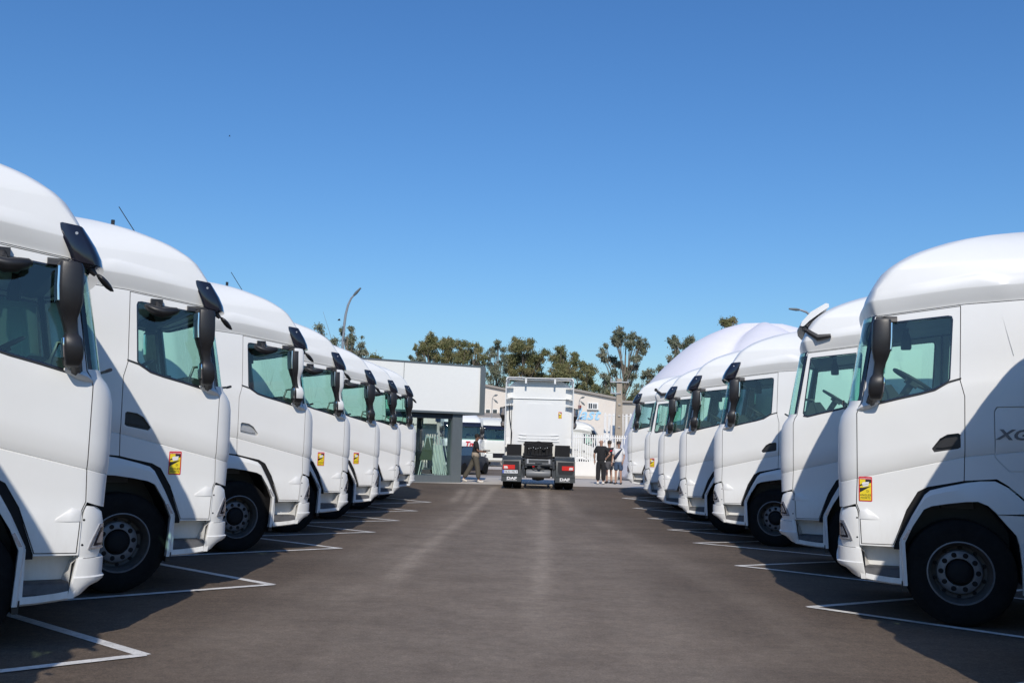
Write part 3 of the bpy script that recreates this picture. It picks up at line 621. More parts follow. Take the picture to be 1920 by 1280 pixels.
        b.loft([[(5.24, s*.58, .98), (5.24, s*1.25, .95), (5.33, s*1.22, .95), (5.33, s*.6, .98)], [(5.26, s*.58, .80), (5.26, s*1.25, .80), (5.40, s*1.235, .80), (5.40, s*.6, .80)], [(5.3, s*.58, .42), (5.3, s*1.25, .42), (5.41, s*1.245, .42), (5.41, s*.59, .42)]])
        b.loft([[(5.36, s*.58, .46), (5.36, s*1.25, .46), (5.39, s*1.25, .46), (5.39, s*.58, .46)], [(5.38, s*.575, .24), (5.38, s*1.255, .24), (5.40, s*1.255, .24), (5.40, s*.575, .24)]])
        G = b.build('mudguard', M['mud'], T, 30)
        b = MB(); b.prism([(s*.80, .655), (s*1.205, .655), (s*1.205, .80), (s*.80, .80)], 'x', 5.39, 5.425); TL = b.build('tail_light', M['red'], G, 0)
        b = MB(); b.prism([(s*1.03, .675), (s*1.17, .675), (s*1.17, .76), (s*1.06, .76)], 'x', 5.424, 5.430); b.build('reversing_lens', M['lamp_white'], G, 0)
        b = MB(); b.prism([(s*.70, .50), (s*1.15, .50), (s*1.2, .6), (s*1.2, .93), (s*.66, .93), (s*.66, .6)], 'x', 5.36, 5.409); b.build('lamp_panel', M['black'], G, 0)
        me = text_mesh('DAF', .125, 'flap', .006, 1.0, 0, .004)
        place_text(me, M['kit_white'], Matrix.Translation((5.405, s*.90, .345)) @ Matrix.Rotation(radians(90), 4, 'Z') @ Matrix.Rotation(radians(90), 4, 'X') @ Matrix.Scale(1.45, 4, (1, 0, 0)), 'flap_lettering', G)
        b = MB(); b.bbox(5.40, 5.407, s*.90-.18, s*.90+.18, .275, .285); b.build('flap_line', M['kit_white'], G, 0)
    b = MB(); b.mi = 0; b.bbox(5.41, 5.418, -1.22, -.70, .515, .625); b.mi = 1; b.bbox(5.418, 5.421, -1.218, -1.172, .517, .623)
    P = b.build('number_plate', [M['plate'], M['blue']], T, 0)
    me = text_mesh('9633 MLY', .105, 'np', 0, 1.05, 0, .002); place_text(me, M['st_blk'], Matrix.Translation((5.421, -.935, .568)) @ Matrix.Rotation(radians(90), 4, 'Z') @ Matrix.Rotation(radians(90), 4, 'X'), 'plate_characters', P)
    P['opt'] = 'plate'
    return T
def _solid_vf(L):
    b = loft_solid(L); return b.v, b.f
# ------------------------------------------------------------------ ground
def make_ground():
    m = bpy.data.materials.new('asphalt'); m.use_nodes = True; n = m.node_tree.nodes; l = m.node_tree.links; b = n['Principled BSDF']
    b.inputs['Roughness'].default_value = .85; b.inputs['Specular IOR Level'].default_value = .3
    tc = n.new('ShaderNodeTexCoord')
    def noise(sc, det=5, ro=.6, vec=None):
        z = n.new('ShaderNodeTexNoise'); z.inputs['Scale'].default_value = sc; z.inputs['Detail'].default_value = det; z.inputs['Roughness'].default_value = ro
        l.new(vec or tc.outputs['Object'], z.inputs['Vector']); return z.outputs[0]
    def ramp(src, p):
        r = n.new('ShaderNodeValToRGB'); e = r.color_ramp.elements
        e[0].position, e[0].color = p[0][0], (*p[0][1], 1); e[1].position, e[1].color = p[1][0], (*p[1][1], 1)
        for q in p[2:]: k = e.new(q[0]); k.color = (*q[1], 1)
        l.new(src, r.inputs[0]); return r.outputs[0]
    def mix(f, a, c, mode='MIX'):
        x = n.new('ShaderNodeMix'); x.data_type = 'RGBA'; x.blend_type = mode
        if isinstance(f, float): x.inputs[0].default_value = f
        else: l.new(f, x.inputs[0])
        for s_, v in ((6, a), (7, c)):
            if isinstance(v, tuple): x.inputs[s_].default_value = (*v, 1)
            else: l.new(v, x.inputs[s_])
        return x.outputs[2]
    base = ramp(noise(.35, 6, .6), [(.35, (.104, .078, .058)), (.65, (.132, .100, .075))])
    fine = ramp(noise(70, 3, .8), [(.35, (.72, .72, .72)), (.68, (1.3, 1.3, 1.3))])
    c = mix(1.0, base, fine, 'MULTIPLY'); c = mix(1.0, c, ramp(noise(22, 4, .8), [(.38, (.80, .80, .80)), (.64, (1.2, 1.2, 1.2))]), 'MULTIPLY')
    mp = n.new('ShaderNodeMapping'); mp.inputs['Scale'].default_value = (.8, 2.0, 1); mp.inputs['Rotation'].default_value = (0, 0, .12); l.new(tc.outputs['Object'], mp.inputs[0])
    band = ramp(noise(1.3, 7, .7, mp.outputs[0]), [(.36, (.84, .84, .84)), (.64, (1.1, 1.09, 1.08))])
    c = mix(1.0, c, band, 'MULTIPLY')
    mp2 = n.new('ShaderNodeMapping'); mp2.inputs['Scale'].default_value = (.55, 3.4, 1); l.new(tc.outputs['Object'], mp2.inputs[0])
    c = mix(1.0, c, ramp(noise(.9, 5, .75, mp2.outputs[0]), [(.60, (1, 1, 1)), (.70, (.70, .69, .68))]), 'MULTIPLY')
    c = mix(1.0, c, ramp(noise(.16, 4, .6), [(.40, (.88, .88, .88)), (.60, (1.08, 1.07, 1.05))]), 'MULTIPLY')
    at = n.new('ShaderNodeAttribute'); at.attribute_name = 'dust'
    dn = ramp(noise(1.6, 8, .72), [(.3, (.45, .45, .45)), (.65, (1, 1, 1))])
    mm = n.new('ShaderNodeMath'); mm.operation = 'MULTIPLY'; l.new(at.outputs['Fac'], mm.inputs[0]); l.new(dn, mm.inputs[1])
    c = mix(mm.outputs[0], c, (.335, .275, .215))
    c = mix(1.0, c, ramp(noise(9, 6, .75), [(.36, (.86, .86, .86)), (.64, (1.13, 1.13, 1.13))]), 'MULTIPLY')
    c = mix(1.0, c, ramp(noise(55, 2, .8), [(.36, (.84, .84, .84)), (.66, (1.2, 1.2, 1.2))]), 'MULTIPLY')
    # pale grit
    vo = n.new('ShaderNodeTexVoronoi'); vo.inputs['Scale'].default_value = 9; vo.inputs['Randomness'].default_value = 1; l.new(tc.outputs['Object'], vo.inputs['Vector'])
    gr = n.new('ShaderNodeMath'); gr.operation = 'LESS_THAN'; gr.inputs[1].default_value = .045; l.new(vo.outputs['Distance'], gr.inputs[0])
    g2 = n.new('ShaderNodeMath'); g2.operation = 'GREATER_THAN'; g2.inputs[1].default_value = .66; sp = n.new('ShaderNodeSeparateColor'); l.new(vo.outputs['Color'], sp.inputs[0]); l.new(sp.outputs[0], g2.inputs[0])
    g3 = n.new('ShaderNodeMath'); g3.operation = 'MULTIPLY'; l.new(gr.outputs[0], g3.inputs[0]); l.new(g2.outputs[0], g3.inputs[1])
    g4 = n.new('ShaderNodeMath'); g4.operation = 'MULTIPLY'; g4.inputs[1].default_value = .45; l.new(g3.outputs[0], g4.inputs[0])
    c = mix(g4.outputs[0], c, (.45, .42, .38))
    l.new(c, b.inputs['Base Color'])
    bp = n.new('ShaderNodeBump'); bp.inputs['Strength'].default_value = .5; bp.inputs['Distance'].default_value = .01; l.new(noise(90, 3, .7), bp.inputs['Height']); l.new(bp.outputs[0], b.inputs['Normal'])
    # fine grid where the camera looks, coarse skirt to the horizon
    def axis(a0, a1, st, far): 
        v = []; x = a0
        while x < a1 - 1e-6: v.append(x); x += st
        v.append(a1); return [-f for f in reversed(far)] + v + far
    xs = [-3000, -800, -200, -60, -20, -10] + [-5+.08*i for i in range(126)] + [6, 10, 20, 60, 200, 800, 3000]
    ys = [-3000, -600, -100, -20, -5, 0, 3] + [5+.12*i for i in range(261)] + [37, 38, 42, 50, 70, 120, 300, 900, 3000]
    tracks = []
    def tr(x, y):
        d = 0
        def line(c_, w_, y0, y1, a_=1.):
            nonlocal d
            if y0 < y < y1:
                f = min(1, (y-y0)/1.5)*min(1, (y1-y)/1.)
                d = max(d, a_*f*exp(-((x-c_)/w_)**2))
        line(.46+.0375*(y-13), .15, 10, 35, .62); line(.40+.03*(y-13), .3, 8, 30, .25)
        xl = -1.33+.03*(y-13)+.0009*max(0, y-20)**2
        line(xl, .15, 11, 36, .62); line(xl-.25, .3, 9, 28, .22)
        line(-1.55+.02*(y-30), .16, 28, 34, .5); line(-1.15, .13, 28, 34.5, .45); line(.55+.04*(30-y), .16, 27.5, 34, .45); line(1.75-.02*(y-25), .25, 24, 33, .3)
        line(2.0+.05*(25-y), .25, 9, 24, .2); line(-2.0, .35, 6, 22, .12); line(-.1, .4, 5, 26, .10); line(1.4, .35, 5, 20, .12)
        lane = exp(-abs((x-.15-.012*(y-10))/(2.25+.25*sin(y*.9)+.18*sin(y*2.3+1)))**3.2)
        d = max(d, 0)*1.15 + lane*(.50-.12*sstep(16, 30, y))*(1-d*.6)
        for c_, w_, a_, q_ in ((-1.1, .10, .12, .055), (.9, .12, .14, -.045), (2.3, .10, .12, -.07), (-2.2, .12, .10, .06)):
            xx = c_+q_*(y-14)+.0035*(y-14)**2*(1 if q_ > 0 else -1)
            if 5 < y < 27: d += a_*exp(-((x-xx)/w_)**2)*(.6+.4*sin(y*1.7+c_*5))
        d = max(d, .5*exp(-((x+1.95)/.32)**2-((y-11.3)/.22)**2))
        return d
    V = [(x, y, gz(x, y)) for y in ys for x in xs]; nx = len(xs)
    F = [(j*nx+i, j*nx+i+1, (j+1)*nx+i+1, (j+1)*nx+i) for j in range(len(ys)-1) for i in range(nx-1)]
    me = bpy.data.meshes.new('ground'); me.from_pydata(V, [], F); me.materials.append(m)
    a = me.attributes.new('dust', 'FLOAT', 'POINT'); a.data.foreach_set('value', [tr(v[0], v[1]) if abs(v[0]) < 8 else 0 for v in V])
    me.update(); shade(me, 60); return tag(link('asphalt_ground', me), kind='structure')
make_ground()
M['line'] = mat('road_paint', (.70, .68, .64), .7, noise=.25, nscale=5, bump=.2, bscale=80)
def wear(m):
    n = m.node_tree.nodes; l = m.node_tree.links; b = n['Principled BSDF']; src = b.inputs['Base Color'].links[0].from_socket
    tc = n.new('ShaderNodeTexCoord'); z = n.new('ShaderNodeTexNoise'); z.inputs['Scale'].default_value = 26; z.inputs['Detail'].default_value = 6; z.inputs['Roughness'].default_value = .8; l.new(tc.outputs['Object'], z.inputs['Vector'])
    r = n.new('ShaderNodeMapRange'); r.inputs[1].default_value = .56; r.inputs[2].default_value = .72; l.new(z.outputs[0], r.inputs[0])
    x = n.new('ShaderNodeMix'); x.data_type = 'RGBA'; l.new(r.outputs[0], x.inputs[0]); l.new(src, x.inputs[6]); x.inputs[7].default_value = (.15, .12, .10, 1); l.new(x.outputs[2], b.inputs['Base Color'])
wear(M['line'])
def strip(p0, p1, w, z=.004):
    p0, p1 = Vector(p0), Vector(p1); t = (p1-p0).normalized(); nn = Vector((-t.y, t.x))*w/2
    n = max(2, int((p1-p0).length/.5)); a = []; b = []
    for i in range(n+1):
        p = p0 + (p1-p0)*i/n
        for q, L in ((p-nn, a), (p+nn, b)): L.append((q.x, q.y, gz(q.x, q.y)+z))
    return a, b
# ------------------------------------------------------------------ parking bay markings (one V per bay)
TL_ = [(-2.68, 3.7), (-2.63, 7.52), (-2.57, 11.24), (-2.50, 15.29), (-2.42, 18.5), (-2.34, 21.9), (-2.26, 25.3), (-2.18, 28.6)]
TR_ = [(3.12, 7.0), (3.2, 10.71), (3.27, 14.37), (3.36, 18.1), (3.41, 21.4), (3.48, 24.95), (3.56, 28.5), (3.64, 31.9)]
side_words = {0: 'left', 1: 'right'}
for k, lst in enumerate((TL_, TR_)):
    for i, (x, y) in enumerate(lst):
        b = MB()
        s = -1 if k == 0 else 1
        for (dx, dy, Ln, z) in (((-.73, .62, 4.5, .004), (-.76, -.645, 5., .008)) if k == 0 else ((.86, .50, 4.5, .004), (.72, -.69, 5., .008))):
            a_, b_ = strip((x, y), (x+dx*Ln, y+dy*Ln), .10, z); b.loft([a_, b_], closed_loop=False, caps=False)
        o = b.build('bay_marking', M['line'], None, 0)
        tag(o, kind='structure')
# ------------------------------------------------------------------ trucks
TH = {'L': .533, 'R': .338}
PL = [('L', -3.1, 3.98, 0), ('L', -3.262, 7.78, 1), ('L', -3.147, 10.776, 2), ('L', -3.035, 14.794, 3), ('L', -3.041, 18.4, 4), ('L', -2.98, 22.2, 5), ('L', -2.89, 25.7, 6), ('L', -2.806, 29.0, 7),
      ('R', 3.53, 6.30, 0), ('R', 3.479, 10.003, 1), ('R', 3.895, 13.713, 2), ('R', 3.859, 18.106, 3), ('R', 3.739, 21.103, 4), ('R', 3.841, 24.8, 5), ('R', 3.976, 28.3, 6), ('R', 3.949, 32.2, 7)]
proto = make_truck()
index_kids()
OPT = {}
ALLOPT = ['mirror_black_d', 'mirror_white_d', 'mirror_black_p', 'mirror_white_p', 'visor', 'bracket', 'white_visor', 'st_d', 'st_p', 'st_r', 'plate', 'antenna', 'front_mirror', 'kerb']
B_ = ['mirror_black_d', 'mirror_black_p', 'visor']
WM = ['mirror_white_d', 'mirror_white_p', 'visor', 'front_mirror', 'kerb']; BF = B_ + ['front_mirror', 'kerb']
keep = {('L', 0): BF, ('L', 1): BF, ('L', 2): BF+['st_p', 'antenna'], ('L', 3): WM+['antenna'], ('L', 4): WM+['st_p'], ('L', 5): BF+['st_p'], ('L', 6): BF+['antenna'], ('L', 7): BF,
        ('R', 0): B_, ('R', 1): ['mirror_black_d', 'mirror_black_p', 'st_d'], ('R', 2): ['bracket', 'white_visor'], ('R', 3): B_, ('R', 4): B_, ('R', 5): B_+['st_p'], ('R', 6): ['bracket', 'st_d'], ('R', 7): B_}
LBL = {('L', 0): 'white tractor unit outside the frame, nearest of the left row',
 ('L', 1): 'largest white truck cab of the left row, cut off by the picture edge',
 ('L', 2): 'second white truck cab from the left edge, red and yellow sticker on its shaded door',
 ('L', 3): 'third white truck cab of the left row, white mirror housing, no sticker',
 ('L', 4): 'fourth white truck cab of the left row, white mirror housing with warning sticker',
 ('L', 5): 'fifth white truck cab of the left row, black mirrors and a small sunlit warning sticker',
 ('L', 6): 'white truck cab last but one in the left row, no sticker, black mirrors',
 ('L', 7): 'smallest white truck cab of the left row, standing beside the glass kiosk',
 ('R', 0): 'white tractor unit whose nose just shows at the right picture edge',
 ('R', 1): 'largest white truck cab on the right with XG badge and warning sticker by its headlight',
 ('R', 2): 'second white truck cab on the right, no door mirror, raised white flap over its windscreen',
 ('R', 3): 'third white truck cab from the right edge, black visor, steering wheel showing in its window',
 ('R', 4): 'fourth white truck cab of the right row, black visor, no sticker',
 ('R', 5): 'fifth white truck cab of the right row, black visor, sticker half hidden by its neighbour',
 ('R', 6): 'small white truck cab of the right row without visor or mirror, yellow sticker by headlight',
 ('R', 7): 'farthest white truck cab of the right row, in front of the white inflatable dome'}
truck_objs = {}
VAR = {}
for i, (sd_, x, y, k) in enumerate(PL):
    kp = keep[(sd_, k)]; skip = [o for o in ALLOPT if o not in kp]
    c = copy_tree(proto, None, skip)
    th = TH[sd_] + (.12 if (sd_, k) == ('R', 0) else 0)
    # proto's local side plane |y|=1.25 passes through (x, y): shift the root to the cab's centre line
    if sd_ == 'L': rz = pi+th; cx, cy = x-1.25*sin(th), y+1.25*cos(th)
    else: rz = -th; cx, cy = x+1.25*sin(th), y+1.25*cos(th)
    c.location = (cx, cy, gz(cx, cy) - (.045 if (sd_, k) == ('L', 1) else 0)); c.rotation_euler = (0, 0, rz)
    tag(c, LBL[(sd_, k)], 'truck', 'white trucks parked in the %s row' % ('left' if sd_ == 'L' else 'right'))
    truck_objs[(sd_, k)] = c
    if (sd_, k) == ('L', 3):
        for w_ in c.children_recursive:
            if w_.name.startswith('door_handle'): w_.data = w_.data.copy(); w_.data.materials[0] = M['galv']; w_['label'] = 'pale door handle'
    for w_ in c.children:
        if 'wheel' in w_.name and w_.type == 'EMPTY':
            st = {('L', 2): 9, ('L', 3): 10, ('L', 4): 4, ('R', 3): -6}.get((sd_, k), 0) if 'front' in w_.name else 0
            w_.matrix_local = w_.matrix_local @ Matrix.Rotation(radians(st), 4, 'Z') @ Matrix.Rotation(random.uniform(0, 6.28), 4, 'Y')
# rear truck, seen from behind
c = copy_tree(proto, None, [o for o in ALLOPT if o not in ('mirror_black_d', 'mirror_black_p', 'st_r', 'plate', 'visor')])
c.location = (1.14, 39.5, .15); c.rotation_euler = (0, 0, -pi/2 - radians(1.3))
tag(c, 'white tractor unit seen from behind in the middle of the aisle, fifth wheel bare', 'truck')
truck_objs['rear'] = c
def drop(o):
    for ch in _kid.get(o.name, []): drop(ch)
    bpy.data.objects.remove(o)

# ================================================================== BACKGROUND
def at(px, py, Y):
    """world point seen at a picture position at distance Y (used to measure where far things stand)"""
    m = cam.matrix_world.to_3x3(); d = m @ Vector(((px-960)/1866.9, (640-py)/1866.9, -1)); t = Y/d.y
    return Vector((d.x*t, Y, 1.608+d.z*t))
M['concrete'] = mat('concrete', (.52, .47, .41), .85, noise=.12, nscale=1.2, bump=.15, bscale=30)
M['road2'] = mat('far_road', (.36, .325, .285), .85, noise=.1, nscale=.5)
M['kiosk_white'] = mat('kiosk_white_panel', (.86, .85, .80), .5, noise=.015)
M['kiosk_grey'] = mat('kiosk_grey_metal', (.115, .135, .145), .45, noise=.05)
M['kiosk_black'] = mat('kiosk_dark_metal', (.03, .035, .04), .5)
M['kglass'] = glass_mat('kiosk_glass', (.68, .82, .78), .01, 1.0, 1.7)
M['wall_cream'] = mat('cream_wall', (.70, .64, .57), .8, noise=.04, nscale=.6)
M['wall_white'] = mat('white_wall', (.78, .76, .71), .8, noise=.05, nscale=.8)
M['roof_grey'] = mat('shed_roof', (.30, .27, .24), .7, noise=.1)
M['blue_band'] = mat('blue_fascia', (.03, .06, .16), .6)
M['shed'] = mat('shed_wall', (.45, .42, .38), .8, noise=.08)
M['win'] = mat('far_window', (.04, .05, .06), .1, coat=.5)
M['fence'] = mat('white_fence_paint', (.78, .77, .74), .5)
M['sign_blue'] = mat('light_blue_letters', (.33, .60, .80), .6)
M['pole'] = mat('concrete_pole', (.38, .32, .25), .9, noise=.1)
M['dome'] = mat('white_dome_fabric', (.78, .76, .80), .55, noise=.02, nscale=.4)
M['lampmetal'] = mat('galvanised_pole', (.40, .40, .40), .4, metal=.6, noise=.1)
M['navy'] = mat('navy_car_paint', (.008, .012, .030), .45, spec=.3, coat=.15)
M['bird'] = mat('bird_dark', (.02, .02, .02), .9)
M['trunk'] = mat('eucalyptus_bark', (.20, .165, .13), .9, noise=.35, nscale=2)
def sheet(name, poly, z, m_, nx=24, ny=24, kind='structure'):
    (x0, y0), (x1, y1), (x2, y2), (x3, y3) = poly; vs = []
    for j in range(ny+1):
        for i in range(nx+1):
            u, v = i/nx, j/ny
            x = (x0*(1-u)+x1*u)*(1-v)+(x3*(1-u)+x2*u)*v; y = (y0*(1-u)+y1*u)*(1-v)+(y3*(1-u)+y2*u)*v
            vs.append((x, y, gz(x, y)+z))
    b = MB(); b.add(vs, [(j*(nx+1)+i, j*(nx+1)+i+1, (j+1)*(nx+1)+i+1, (j+1)*(nx+1)+i) for j in range(ny) for i in range(nx)])
    return tag(b.build(name, m_, None, 60), kind=kind)
sheet('concrete_apron', [(-14, 35.9), (9, 37.9), (9, 46.5), (-14, 46.5)], .006, M['concrete'], 12, 40)
sheet('access_road', [(-40, 46.6), (60, 46.6), (60, 54), (-40, 54)], .008, M['road2'], 10, 30)
sheet('far_yard', [(-60, 54.1), (60, 54.1), (60, 95), (-60, 95)], .010, M['concrete'], 10, 30)
# ------------------------------------------------------------------ glass kiosk
def kiosk():
    K = empty('glass_kiosk', (-1.0, 38.35, .15), radians(30), label='white and grey kiosk with a glazed ground floor behind the left trucks', cat='building')
    # local: x to the right along the face, y away from the camera
    def bb(name, m_, *bx, parent=K, sm=0):
        b = MB()
        for q in bx: b.bbox(*q)
        return b.build(name, m_, parent, sm)
    bb('upper_box', M['kiosk_white'], (-12.4, -.20, .02, 6.0, 2.66, 4.40))
    bb('parapet_trim', M['kiosk_grey'], (-12.5, 0, .0, 6.1, 4.40, 4.46)); bb('parapet_trim', M['kiosk_grey'], (-.20, 0, -.05, 6.1, 2.58, 4.40)); bb('parapet_trim', M['kiosk_grey'], (-12.5, -.20, -.04, 6.1, 2.58, 2.66))
    for x in (-3.4, -6.6, -9.8): bb('panel_joint', M['kiosk_grey'], (x-.008, x+.008, .012, .02, 2.66, 4.40))
    xr = -.86
    bb('corner_column', M['kiosk_grey'], (xr-.42, xr, .10, .5, 0, 2.58)); bb('plinth', M['kiosk_grey'], (-11, xr-.42, .12, .5, 0, .27))
    for x in (-2.22, -4.3, -6.4, -8.5): bb('mullion', M['kiosk_black'], (x-.09, x+.09, .95, 1.10, .27, 2.58))
    bb('door_mullion', M['kiosk_grey'], (-3.02, -2.96, .16, .26, .27, 2.58)); bb('head_rail', M['kiosk_black'], (-11, xr-.42, .16, .30, 2.38, 2.58))
    for x0, x1 in ((-2.96, xr-.42), (-4.8, -3.02), (-6.6, -4.8), (-8.41, -6.6)):
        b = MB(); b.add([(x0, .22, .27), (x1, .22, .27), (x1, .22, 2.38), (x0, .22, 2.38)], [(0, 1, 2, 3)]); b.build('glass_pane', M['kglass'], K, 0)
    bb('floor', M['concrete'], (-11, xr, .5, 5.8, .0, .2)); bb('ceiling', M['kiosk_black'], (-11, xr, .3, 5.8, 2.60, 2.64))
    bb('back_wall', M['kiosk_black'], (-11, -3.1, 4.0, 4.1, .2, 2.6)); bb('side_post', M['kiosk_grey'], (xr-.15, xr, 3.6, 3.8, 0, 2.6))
    for x0, x1 in ((-2.9, -1.2),): 
        for z0, z1 in ((1.55, 1.85), (.95, 1.10)): bb('reflection_panel', M['kiosk_white'], (x0, x1, 2.6, 2.65, z0, z1))  # pale panels added inside to imitate reflections in the glass
    return K
KI = kiosk()
def reflection(x0, x1, y, z0, z1, label):  # added slats imitate a fence reflected in the kiosk glass
    S = empty('reflection_slats', KI.matrix_basis @ Vector((x0, y, z0)), radians(30), label=label, cat='reflection')
    b = MB(); b.bbox(-.022, .022, -.01, .01, 0, z1-z0); me = b.mesh('slat', M['fence'], 0); n = int((x1-x0)/.10)
    for i in range(n+1): o = bpy.data.objects.new('slat', me); COL.objects.link(o); o.parent = S; o.location = (i*.10, 0, 0)
    for z in (0, (z1-z0)-.05): b = MB(); b.bbox(0, x1-x0, -.02, .02, z, z+.05); b.build('rail', M['fence'], S, 0)
    b = MB(); b.bbox(0, x1-x0, .1, .14, z1-z0, z1-z0+.35); b.build('panel', M['kiosk_white'], S, 0)
bpy.context.view_layer.update()
reflection(-2.12, -1.35, 1.2, 1.20, 1.85, 'upper added white slatted screen behind the kiosk glass'); reflection(-2.12, -1.35, 1.24, .45, .95, 'lower added white slatted screen behind the kiosk glass')
reflection(-2.95, -2.33, 1.2, 1.20, 1.85, 'added white slatted screen behind the left kiosk pane')
def easel():
    p = KI.matrix_basis @ Vector((-2.10, .42, .20))
    E = empty('display_easel', p, radians(30), label='wooden A-frame easel with an olive green board inside the kiosk window', cat='easel')
    b = MB()
    b.tube([(-.42, -.05, 0), (-.05, .10, 1.55)], .02, 5); E1 = b.build('leg', M['kiosk_white'], E)
    b = MB(); b.tube([(.30, -.05, 0), (.05, .10, 1.55)], .02, 5); b.build('leg', M['kiosk_white'], E)
    b = MB(); b.tube([(-.05, .55, 0), (0, .12, 1.5)], .02, 5); b.build('leg', M['kiosk_white'], E)
    b = MB(); b.add([(-.36, -.03, .62), (.16, -.03, .62), (.22, .09, 1.45), (-.08, .09, 1.45), (-.36, -.0, .62), (.16, -.0, .62), (.22, .12, 1.45), (-.08, .12, 1.45)], [(0, 1, 2, 3), (7, 6, 5, 4), (0, 4, 5, 1), (1, 5, 6, 2), (2, 6, 7, 3), (3, 7, 4, 0)])
    b.build('board', mat('olive_board', (.12, .135, .09), .8), E, 0)
easel()
def stand_in_frames():  # added frames stand in for reflections and things behind the glass
    F = empty('stand_in_frames', KI.matrix_basis @ Vector((-1.62, .40, .20)), radians(30), label='added bundle of white metal frames in place of reflections in the kiosk window beside the easel', cat='frames')
    for k in range(6):
        b = MB(); x = -.15+.09*k; b.tube([(x, .0, 0), (x-.22+.05*(k % 3), .35, 1.5)], .018, 5); b.tube([(x-.22+.05*(k % 3), .35, 1.5), (x-.1+.05*(k % 3), .35, 1.5), (x+.16, .0, 0)], .014, 5); b.build('frame_rail', M['fence'], F)
    b = MB(); b.box((.05, .3, .65), (.5, .02, 1.1), Matrix.Rotation(radians(-12), 3, 'X')); b.build('panel', M['kiosk_white'], F, 0)
stand_in_frames()
# ------------------------------------------------------------------ industrial buildings
def gable(name, x0, x1, Y, dep, zl, zr, label, cat='building', pk=None, col='wall_cream', base=-.06):
    B = empty(name, ((x0+x1)/2, Y, base), 0, label=label, cat=cat); cx = (x0+x1)/2; w = (x1-x0)/2
    pts = [(-w, 0), (w, 0), (w, zr-base)]
    if pk: pts += [(pk[0]-cx, pk[1]-base)]
    pts += [(-w, zl-base)]
    b = MB(); b.prism(pts, 'y', 0, dep); b.build('wall', M[col], B, 0)
    top = [p for p in pts[2:]]
    b = MB()
    for (xa, za), (xb, zb) in zip(top, top[1:]): b.loft([[(xa, y, za+d) for y, d in ((-.25, .02), (dep, .02), (dep, .2), (-.25, .2))], [(xb, y, zb+d) for y, d in ((-.25, .02), (dep, .02), (dep, .2), (-.25, .2))]])
    b.build('roof_edge', M['roof_grey'], B, 0)
    return B
Yb = 80
p0, p1, p2 = at(905, 724, Yb+8), at(947, 732, Yb+8), at(1006, 744, Yb+8)
A = gable('cream_warehouse', p0.x-14, p2.x, Yb+8, 25, p0.z-1.0, p2.z, 'cream gabled warehouse seen between the kiosk and the rear view truck', pk=(p0.x-1.5, p0.z+.3))
q0, q1 = at(1008, 716, Yb), at(1157, 749, Yb)
Bc = gable('lettered_warehouse', q0.x-1.0, q1.x, Yb, 25, q0.z, q1.z, 'cream warehouse with blue lettering and a small barred window right of the middle truck')
def onwall(px, py): v = at(px, py, Yb); return v.x-(q0.x-1.0+q1.x)/2, v.z+.06
def wallbox(name, m_, px0, py0, px1, py1, d0, d1, parent):
    x0, z1 = onwall(px0, py0); x1, z0 = onwall(px1, py1); b = MB(); b.bbox(x0, x1, -d1, -d0, z0, z1); return b.build(name, m_, parent, 0)
wf = wallbox('window', M['fence'], 1101.5, 754, 1121.5, 767.5, 0, .12, Bc)
wallbox('pane', M['win'], 1103.5, 756, 1110, 765.5, .12, .14, wf); wallbox('pane', M['win'], 1112, 757, 1118.5, 765.5, .12, .14, wf); wallbox('bar', M['fence'], 1106.2, 756, 1106.9, 765.5, .14, .16, wf); wallbox('bar', M['fence'], 1114.8, 757, 1115.5, 765.5, .14, .16, wf)
wallbox('sill', M['fence'], 1100.5, 767.5, 1122.5, 768.6, 0, .2, wf)
wallbox('alarm_box', mat('maroon_box', (.18, .03, .03), .6), 1084, 759.5, 1089.5, 765, 0, .25, Bc)
x, z = onwall(1101, 777); me = text_mesh('last', 1.28, 'lettering', .02, 1.05, .35, .02); place_text(me, M['sign_blue'], Matrix.Translation((x, -.03, z)) @ Matrix.Rotation(radians(90), 4, 'X'), 'blue_lettering', Bc)
wallbox('red_stripe', M['st_red'], 1078, 794.5, 1095, 797, 0, .05, Bc)
for k in range(18):
    px = 1078+k*4.4
    if px < 1156: o = wallbox('wall_rib', M['wall_cream'], px, 752+(px-1075)*.02+ (0 if px < 1100 else (px-1100)*.04), px+.5, 800, 0, .02, Bc)
r0, r1 = at(1158, 755, Yb+4), at(1215, 756, Yb+4)
Cc = gable('low_shed', r0.x, r1.x+8, Yb+4, 12, r0.z, r1.z, 'low grey shed with a shallow roof right of the lettered warehouse', col='shed')
b = MB(); b.bbox(-9, 9, -.1, 0, r0.z-1.0, r0.z-.9); b.build('gutter', M['roof_grey'], Cc, 0)
def fencing(name, x0, x1, Y, z0, z1, step, label, pw=.03, m_='fence'):
    F = empty(name, (x0, Y, 0), 0, label=label, cat='fence')
    b = MB(); b.bbox(-pw/2, pw/2, -.015, .015, z0, z1); pk_ = b.mesh('picket', M[m_], 0)
    n = int((x1-x0)/step)
    for i in range(n+1):
        o = bpy.data.objects.new('picket', pk_); COL.objects.link(o); o.parent = F; o.location = (i*step, 0, 0)
    for z in (z0+.12, z1-.16): b = MB(); b.bbox(0, x1-x0, -.03, -.016, z, z+.05); b.build('rail', M[m_], F, 0)
    for i in range(int((x1-x0)/1.8)+1): b = MB(); b.bbox(i*1.8-.05, i*1.8+.05, .02, .10, z0, z1+.05); b.build('post', M[m_], F, 0)
    return F
fencing('palisade_fence', 1.3, 7.6, 50.3, .90, 2.25, .115, 'white railing of narrow uprights on the low white wall behind the three men', .05)
b = MB(); b.bbox(.8, 9.0, 50.15, 50.45, -.02, .90); tag(b.build('low_wall', M['wall_white'], None, 0), 'low white rendered wall carrying the white railing', 'wall')
